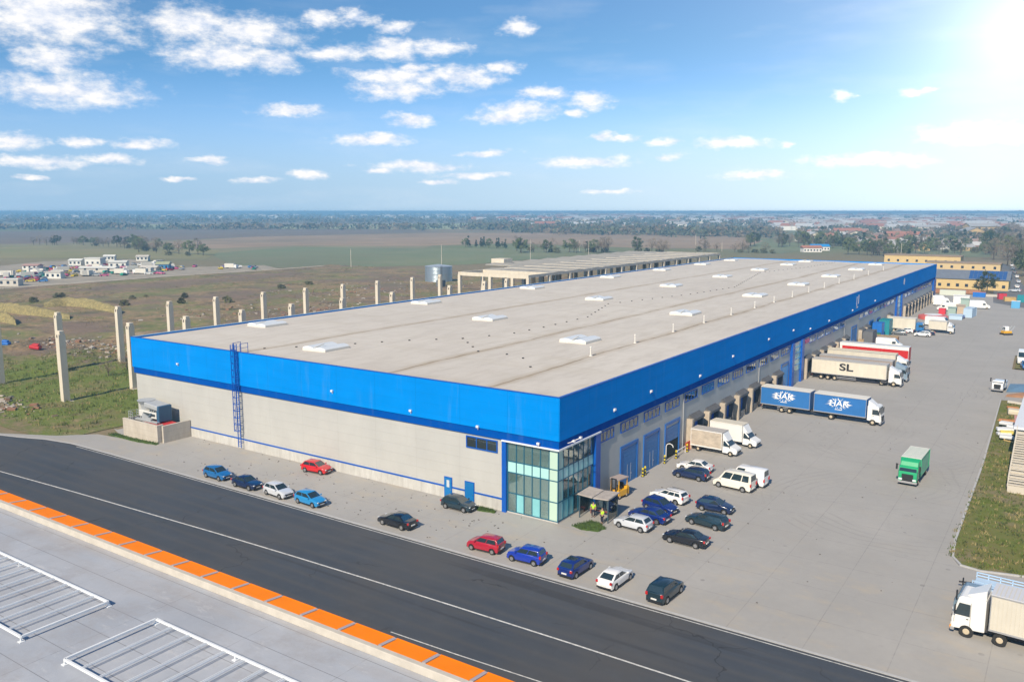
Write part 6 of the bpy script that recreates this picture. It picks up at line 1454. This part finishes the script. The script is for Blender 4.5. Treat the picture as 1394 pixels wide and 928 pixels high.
row(['bare', 'bare', 'green'], [(1378, 350), (1394, 362), (1398, 380)], 9, 4, 1.2, 1.8, 'bare tree on the right side of the side street', 'bare trees right of the side street')
row(['bush', 'bare'], [(150, 500), (175, 505), (130, 512)], 3, 2, .35, .6, 'thin dry sapling among the concrete columns', 'dry saplings among the columns')
row(['bush'], [(0, 410), (60, 402), (200, 420), (330, 395), (420, 385)], 14, 16, .4, .7, 'dark scrub bush on the waste land behind the columns', 'scrub bushes on the waste land')
for (x, y, s, l) in ((13.5, 317, .95, 'round green tree in front of the yellow hall'), (10.8, 314, .7, 'smaller green tree left in front of the yellow hall')): tree('green', x, y, s, l, None)
for px, py, s, l in ((1347, 345, 1.3, 'dark conifer rising beside the bare trees'), (1237, 356, .9, 'dark conifer between the two yellow halls')): p = at(px, py); tree('conifer', p.x, p.y, s, l, None)
# ================================================================== SCRAP YARD (left, middle distance)
sheet('scrapyard_ground', [(p.x, p.y) for p in [at(x, y) for x, y in ((-40, 397), (-40, 366), (60, 356), (180, 353), (245, 364), (360, 361), (380, 366), (230, 376), (100, 386))]], .06, mat('yard_earth', (.32, .28, .22), .95, var=.3, scale=.1))
strip('track', [(p.x, p.y) for p in [at(x, y) for x, y in ((-60, 400), (0, 392), (100, 386), (230, 376), (360, 368), (440, 362))]], 4, .1, mat('track_dust', (.44, .38, .3), .95, var=.15, scale=.3), .02)
SP = [('red', (.45, .02, .03)), ('white', (.7, .7, .68)), ('yellow', (.6, .45, .03)), ('blue', (.03, .16, .42)), ('green', (.02, .25, .16)), ('pink', (.5, .08, .2)), ('grey', (.3, .31, .33))]
minis = {}
for nm, c_ in SP:
    b = MB(); V = []; prof = [(-2.1, .35), (2.1, .3), (2.15, .7), (1.0, .95), (.3, 1.42), (-1.5, 1.45), (-2.1, .95)]
    for s_ in (-.85, .85): V += [(x, s_*(.8 if z > 1 else 1), z) for x, z in prof]
    n = 7; b.add(V, [tuple(range(n)), tuple(range(2*n-1, n-1, -1))]+[(k, n+k, n+(k+1) % n, (k+1) % n) for k in range(n)])
    b.quad((1.0, -.75, .99), (1.0, .75, .99), (.34, .66, 1.42), (.34, -.66, 1.42), 1)
    for s_ in (-1, 1): b.quad((-1.7, s_*.83, 1.0), (.8, s_*.83, 1.0), (.25, s_*.73, 1.37), (-1.35, s_*.73, 1.37), 1)
    for x in (-1.3, 1.3): b.cyl((x, -.88, .32), (x, .88, .32), .32, n=10, mi=2)
    minis[nm] = b.mesh('scrap_car', [mat('scrap_'+nm, c_, .5), M_GL, M_TY])
random.seed(31)
vmini = MB(); vmini.box(-3, 3, -1.2, 1.2, .6, 2.9); vmini.box(3.05, 4.6, -1.1, 1.1, .4, 2.3, 1); [vmini.cyl((x, -1.1, .4), (x, 1.1, .4), .4, n=10, mi=2) for x in (-2, 3.6)]; vmm = vmini.mesh('scrap_truck', [mat('scrap_box', (.6, .58, .52), .6), M_TRW, M_TY], None)
for i in range(170):
    px = random.choice((random.uniform(5, 232), random.uniform(5, 232), random.uniform(5, 352))); py = random.uniform(366, 381) - (px/18)*.6 if px < 232 else random.uniform(363.5, 367.5)
    if px < 60: py += 5
    p = at(px, py); nm = random.choice(SP)[0]
    if random.random() < .12: o = bpy.data.objects.new('scrap_truck', vmm); tag(o, 'small pale box truck standing among the scrap cars', 'truck', 'scrap trucks in the left distance')
    else: o = bpy.data.objects.new('scrap_car', minis[nm]); tag(o, f'tiny {nm} car in the scrap yard in the left distance', 'car', f'{nm} scrap cars in the left distance')
    COL.objects.link(o); o.location = (p.x, p.y, .06); o.rotation_euler = (0, 0, random.uniform(0, 6.28))
WSH = mat('white_shed', (.62, .62, .58), .7, var=.06, scale=.2)
for i, (px, py, l, w, h, rh, m1, m2, lab) in enumerate(((130, 361, 13, 8, 6.0, 0, WSH, WSH, 'white two storey shed, tallest of the scrap yard buildings'), (105, 361, 10, 7, 4.2, 1, WSH, WSH, 'small white shed left of the tallest one'), (162, 364, 13, 7, 4.6, .8, WSH, WSH, 'long white shed right of the tallest one'),
    (195, 355, 10, 6, 4, 1.0, WSH, PB, 'low pale hut at the back of the scrap yard'), (223, 367, 9, 6, 4.4, 1.4, mat('shed_blue', (.03, .2, .45), .6), mat('shed_roof_olive', (.3, .32, .2), .7), 'blue shed at the right end of the scrap yard'), (75, 379, 11, 4, 4.2, 0, WSH, PB, 'pale container shed at the front of the scrap yard'), (135, 370, 26, 6, 3.2, .8, PB, WSH, 'long low shed with white roof along the middle of the scrap yard'), (205, 369, 13, 6, 3.0, 1, PB, PB, 'grey brown hut left of the blue shed'), (45, 367, 12, 7, 3.4, .8, WSH, mat('roof_rose', (.4, .25, .22), .7), 'hut with rosy roof at the left of the scrap yard'), (15, 389, 12, 5, 4.0, 0, PB, WSH, 'grey block at the left edge before the scrap yard'), (150, 354.5, 9, 6, 4, 1, WSH, WSH, 'small white hut at the back behind the tallest shed'))):
    p = at(px, py); house('shed', lab, 'shed', p.x, p.y, math.degrees(YAW)+random.uniform(-12, 12), l*.75, w*.8, h*.72, rh, m1, m2, 3, grp='scrap yard sheds').location.z = .02
# straw coloured embankments at left
for i, (pts, lab) in enumerate((([(-30, 425), (0, 423), (40, 428), (95, 434)], 'straw coloured embankment behind the nearest columns, left one'), ([(60, 418), (90, 415), (130, 420), (165, 426)], 'straw coloured embankment, upper one with steep face'), ([(-30, 436), (5, 437), (22, 442)], 'short straw coloured embankment at the left edge'))):
    P = [at(*p) for p in pts]; V = []; n_ = 26; rd = random.Random(i)
    for k in range(n_+1):
        u = k/n_*(len(P)-1); j = min(int(u), len(P)-2); p = P[j]+(P[j+1]-P[j])*(u-j); q = CAMP-p; q.z = 0; q.normalize()
        hh = 3.0*math.sin(math.pi*min(1, max(0, k/n_*.94+.03)))**.35
        for r_, z in ((4.8, 0), (2.9, .55), (.9, .92), (-.9, 1.0), (-3, .6), (-5, 0)): V.append(tuple(p+q*(r_+rd.uniform(-.35, .35))+Vector((0, 0, z*hh*rd.uniform(.9, 1.08)))))
    b = MB(); b.add(V, [(k*6+j, k*6+j+1, (k+1)*6+j+1, (k+1)*6+j) for k in range(n_) for j in range(5)])
    sm = MATS.get('straw') or mat('straw', (.24, .20, .085), .95, var=.6, scale=1.2, bump=1.0, bscale=5)
    o = b.build('earth_bank', sm, smooth=60); o['kind'] = 'structure'
for x, y, c_, l in ((-166, 22, BLS, 'blue plastic waste lying on the rubble left of the columns'), (-158, 25, mat('lid_red2', (.5, .02, .03), .6), 'red waste lying on the rubble left of the columns')):
    b = MB(); b.box(-1.2, 1.2, -.7, .7, 0, .8); b.box(-.6, .9, -.5, .5, .8, 1.2); o = b.build('waste_heap', c_, None, bevel=.25, seg=2); o.location = (x, y, relief(x, y)); o.rotation_euler = (.1, .15, .6); tag(o, l, 'waste')
# ================================================================== TOWN
random.seed(77)
HW = [mat('house_white', (.72, .70, .66), .8), mat('house_cream', (.62, .56, .45), .8), mat('house_rose', (.5, .33, .28), .8), mat('house_ochre', (.52, .36, .16), .8)]
HR = [mat('tile_red', (.36, .16, .11), .8), mat('tile_brown', (.30, .21, .17), .8), mat('tile_grey', (.36, .35, .35), .8), mat('tin_pale', (.5, .5, .5), .6)]
WN = ['white', 'cream', 'rose coloured', 'ochre']; RN = ['red', 'brown', 'grey', 'pale']
hm = {}
def hproto(i, j, big):
    if (i, j, big) in hm: return hm[i, j, big]
    l, w, h, rh = (12, 9, 3.6, 2.6) if not big else (26, 12, 7, 2.5)
    a = MB(); a.box(-l/2, l/2, -w/2, w/2, 0, h); a.add([(-l/2, -w/2, h), (-l/2, w/2, h), (-l/2, 0, h+rh), (l/2, -w/2, h), (l/2, w/2, h), (l/2, 0, h+rh)], [(0,2,1), (3,4,5)])
    n = 4 if not big else 8
    for s_ in (-1, 1):
        for k in range(n):
            for z in ((1.2,) if not big else (1.2, 4.2)): xx = -l/2+l*(k+.5)/n; a.box(xx-.5, xx+.5, s_*(w/2+.03)-.04, s_*(w/2+.03)+.04, z, z+1.3, 1)
    r = MB(); e_ = .6; r.add([(-l/2-e_, -w/2-e_, h-.2), (l/2+e_, -w/2-e_, h-.2), (l/2+e_, w/2+e_, h-.2), (-l/2-e_, w/2+e_, h-.2), (-l/2-e_, 0, h+rh+.1), (l/2+e_, 0, h+rh+.1)], [(0,1,5,4), (2,3,4,5)]); r.box(l*.2, l*.2+.7, -.35, .35, h+rh-.8, h+rh+1.0)
    hm[i, j, big] = (a.mesh('wall', [HW[i], WINB]), r.mesh('roof', HR[j])); return hm[i, j, big]
def thouse(p, big=False, s=1.0, lab=None):
    i, j = random.choice((0, 0, 0, 1, 1, 2, 3)), random.choice((0, 1, 1, 2, 2, 3)); a, r = hproto(i, j, big)
    kind_ = 'long block' if big else 'house'
    t = empty('town_house', (p.x, p.y, -.1), random.choice((YAW, YAW+1.57, 0.2))+random.uniform(-.3, .3), lab or f'distant {WN[i]} {kind_} with {RN[j]} roof in the town on the horizon side', 'house', f'{WN[i]} {kind_}s with {RN[j]} roofs in the town'); t.scale = (s, s, s)
    for nm, me in (('wall', a), ('roof', r)): o = bpy.data.objects.new(nm, me); COL.objects.link(o); o.parent = t
used_ = []
def free(p, d_):
    for q in used_:
        if abs(q.x-p.x) < d_ and abs(q.y-p.y) < d_: return False
    used_.append(p); return True
nh = 0
while nh < 185:
    px = random.uniform(1090, 1400); py = random.uniform(305, 334)+ (random.uniform(0, 8) if px > 1180 and px < 1340 else 0)
    if py > 330 and px < 1150: continue
    p = at(px, py)
    if free(p, 15): thouse(p, random.random() < .10, random.uniform(.85, 1.3)); nh += 1
nh = 0
while nh < 70:
    px = random.uniform(715, 1090); py = random.uniform(303, 313) if px < 930 else random.uniform(299, 309)
    p = at(px, py)
    if free(p, 26): thouse(p, random.random() < .25, random.uniform(1.0, 1.5)); nh += 1
for px, py, big, s in ((1290, 338, False, 1.1), (1255, 341, False, 1.0), (1315, 341, False, .9), (1190, 338, False, .9), (1105, 330, True, 1.2), (1165, 322, True, 1.1), (1335, 319, True, 1.7), (1322, 326, True, 1.5), (1372, 322, True, 1.2), (1200, 330, True, .8)): thouse(at(px, py), big, s)
for px, py, c1, c2, lab in ((1104, 343, 'tile_red', 'house_white', 'low red roofed shop just over the far roof edge'), (1115, 341, None, 'house_white', 'low bright blue roofed shed just over the far roof edge'), (1150, 331, 'tile_red', 'house_cream', 'long cream hall with red roof before the town')):
    p = at(px, py); house('roadside_hall', lab, 'building', p.x, p.y, math.degrees(YAW), 15, 8, 3.6, 1.8, MATS[c2], MATS[c1] if c1 else mat('roof_bright_blue', (.02, .25, .6), .5), 6)
row(['bare', 'green', 'bare', 'bush', 'green'], [(1170, 341), (1230, 345), (1345, 347), (1240, 339), (1345, 341)], 46, 14, .8, 1.3, 'tree in the strip between the yellow halls and the first town houses', 'trees between the yellow halls and the town')
row(['green', 'bare', 'conifer', 'bare'], [(1095, 331), (1180, 334), (1240, 338), (1340, 334)], 34, 22, .9, 1.5, 'garden tree between the nearer houses of the town', 'garden trees of the town')
# the mass of the town and its gardens beyond the single houses
b = MB(); far = 0
HM_ = HW+HR
for _ in range(3400):
    px = random.uniform(640, 1420); py = 290.2+ random.random()**1.6*(24 if px > 1050 else (12 if px < 930 else 14))
    if px < 760 and random.random() < .55: continue
    p = at(px, py)
    if mn.noise(Vector((p.x, p.y, 0))*.0022) < -.22: continue
    s_ = random.uniform(.8, 1.9)*(1+ (p-CAMP).length/5000); l, w, h, rh = 6*s_, 4.5*s_, 3.4*s_, 2.0*s_; wi = random.choice((0, 0, 0, 1, 2, 3)); ri = 4+random.choice((0, 1, 2, 3, 3))
    c_, s2 = (1, 0) if random.random() < .5 else (.8, .6)
    R2 = lambda x, y, z: (p.x+x*c_-y*s2, p.y+x*s2+y*c_, z)
    b.add([R2(-l, -w, 0), R2(l, -w, 0), R2(l, w, 0), R2(-l, w, 0), R2(-l, -w, h), R2(l, -w, h), R2(l, w, h), R2(-l, w, h)], [(0,1,5,4), (1,2,6,5), (2,3,7,6), (3,0,4,7)], wi)
    b.add([R2(-l-.5, -w-.5, h), R2(l+.5, -w-.5, h), R2(l+.5, w+.5, h), R2(-l-.5, w+.5, h), R2(-l-.5, 0, h+rh), R2(l+.5, 0, h+rh)], [(0,1,5,4), (2,3,4,5), (1,2,5), (3,0,4)], ri)
for _ in range(160):      # scattered farms on the far left plain
    px = random.uniform(-20, 640); py = 289.6+random.random()*8; p = at(px, py); s_ = random.uniform(1, 2.6)*(1+(p-CAMP).length/9000); l, w, h = 8*s_, 4*s_, 3.5*s_
    b.box(p.x-l, p.x+l, p.y-w, p.y+w, 0, h, random.choice((0, 1))); b.box(p.x-l, p.x+l, p.y-w, p.y+w, h+.05, h+1.2, 4+random.choice((0, 1, 2)))
b.build('distant_town', HM_, kind='stuff')
b = MB(); 
def blob(b, p, r_, h, mi, n=10):
    for _ in range(n):
        a = random.uniform(0, 6.28); rr = r_*random.random()**.5; s_ = r_*random.uniform(.22, .5); c_ = Vector((p.x+math.cos(a)*rr, p.y+math.sin(a)*rr, random.uniform(.15, .8)*h))
        u = Vector((random.gauss(0, 1), random.gauss(0, 1), random.gauss(0, .5))).normalized()*s_; w = Vector((random.gauss(0, .4), random.gauss(0, .4), 1)).normalized()*s_*.7
        b.add([c_-u, c_-w, c_+u, c_+w], [(0, 1, 2, 3)], mi)
for _ in range(5600):
    q = random.random()
    if q < .55: px = random.uniform(640, 1420); py = 290+random.random()**1.4*(44 if px > 1090 else (24 if px < 930 else 22))
    elif q < .85: px = random.uniform(-30, 700); py = random.choice((random.gauss(293, 1.6), random.gauss(298, 1.2), random.gauss(303, .9), random.gauss(312, .5)))
    else: px = random.uniform(700, 1060); py = 314+ (px-700)*.019+random.gauss(0, 1.6)
    if py < 289.6: continue
    p = at(px, py); d_ = (p-CAMP).length
    if q < .55 and not free(p, 5): continue
    s_ = random.uniform(.8, 1.5)*(1+d_/3500)
    blob(b, p, 4.5*s_, 6.5*s_, random.choice((0, 0, 1, 1, 2)), 16 if d_ < 1500 else 10)
b.build('distant_woods', [leafmat('wood_dark', (.085, .095, .065)), leafmat('wood_brown', (.16, .125, .085)), leafmat('wood_green', (.10, .115, .065))], kind='stuff')
# ================================================================== HAZE
hz = MB(); hz.box(-9000, 9000, -9000, 14000, -1.2, 34.3); hzm = bpy.data.materials.new('haze'); hzm.use_nodes = True; t_ = hzm.node_tree; t_.nodes.clear()
ho = t_.nodes.new('ShaderNodeOutputMaterial'); pv = t_.nodes.new('ShaderNodeVolumePrincipled'); pv.inputs['Color'].default_value = (.33, .67, 1.0, 1); pv.inputs['Density'].default_value = .00036; pv.inputs['Anisotropy'].default_value = 0.0
t_.links.new(pv.outputs[0], ho.inputs['Volume'])
o = hz.build('haze', hzm, kind='stuff')
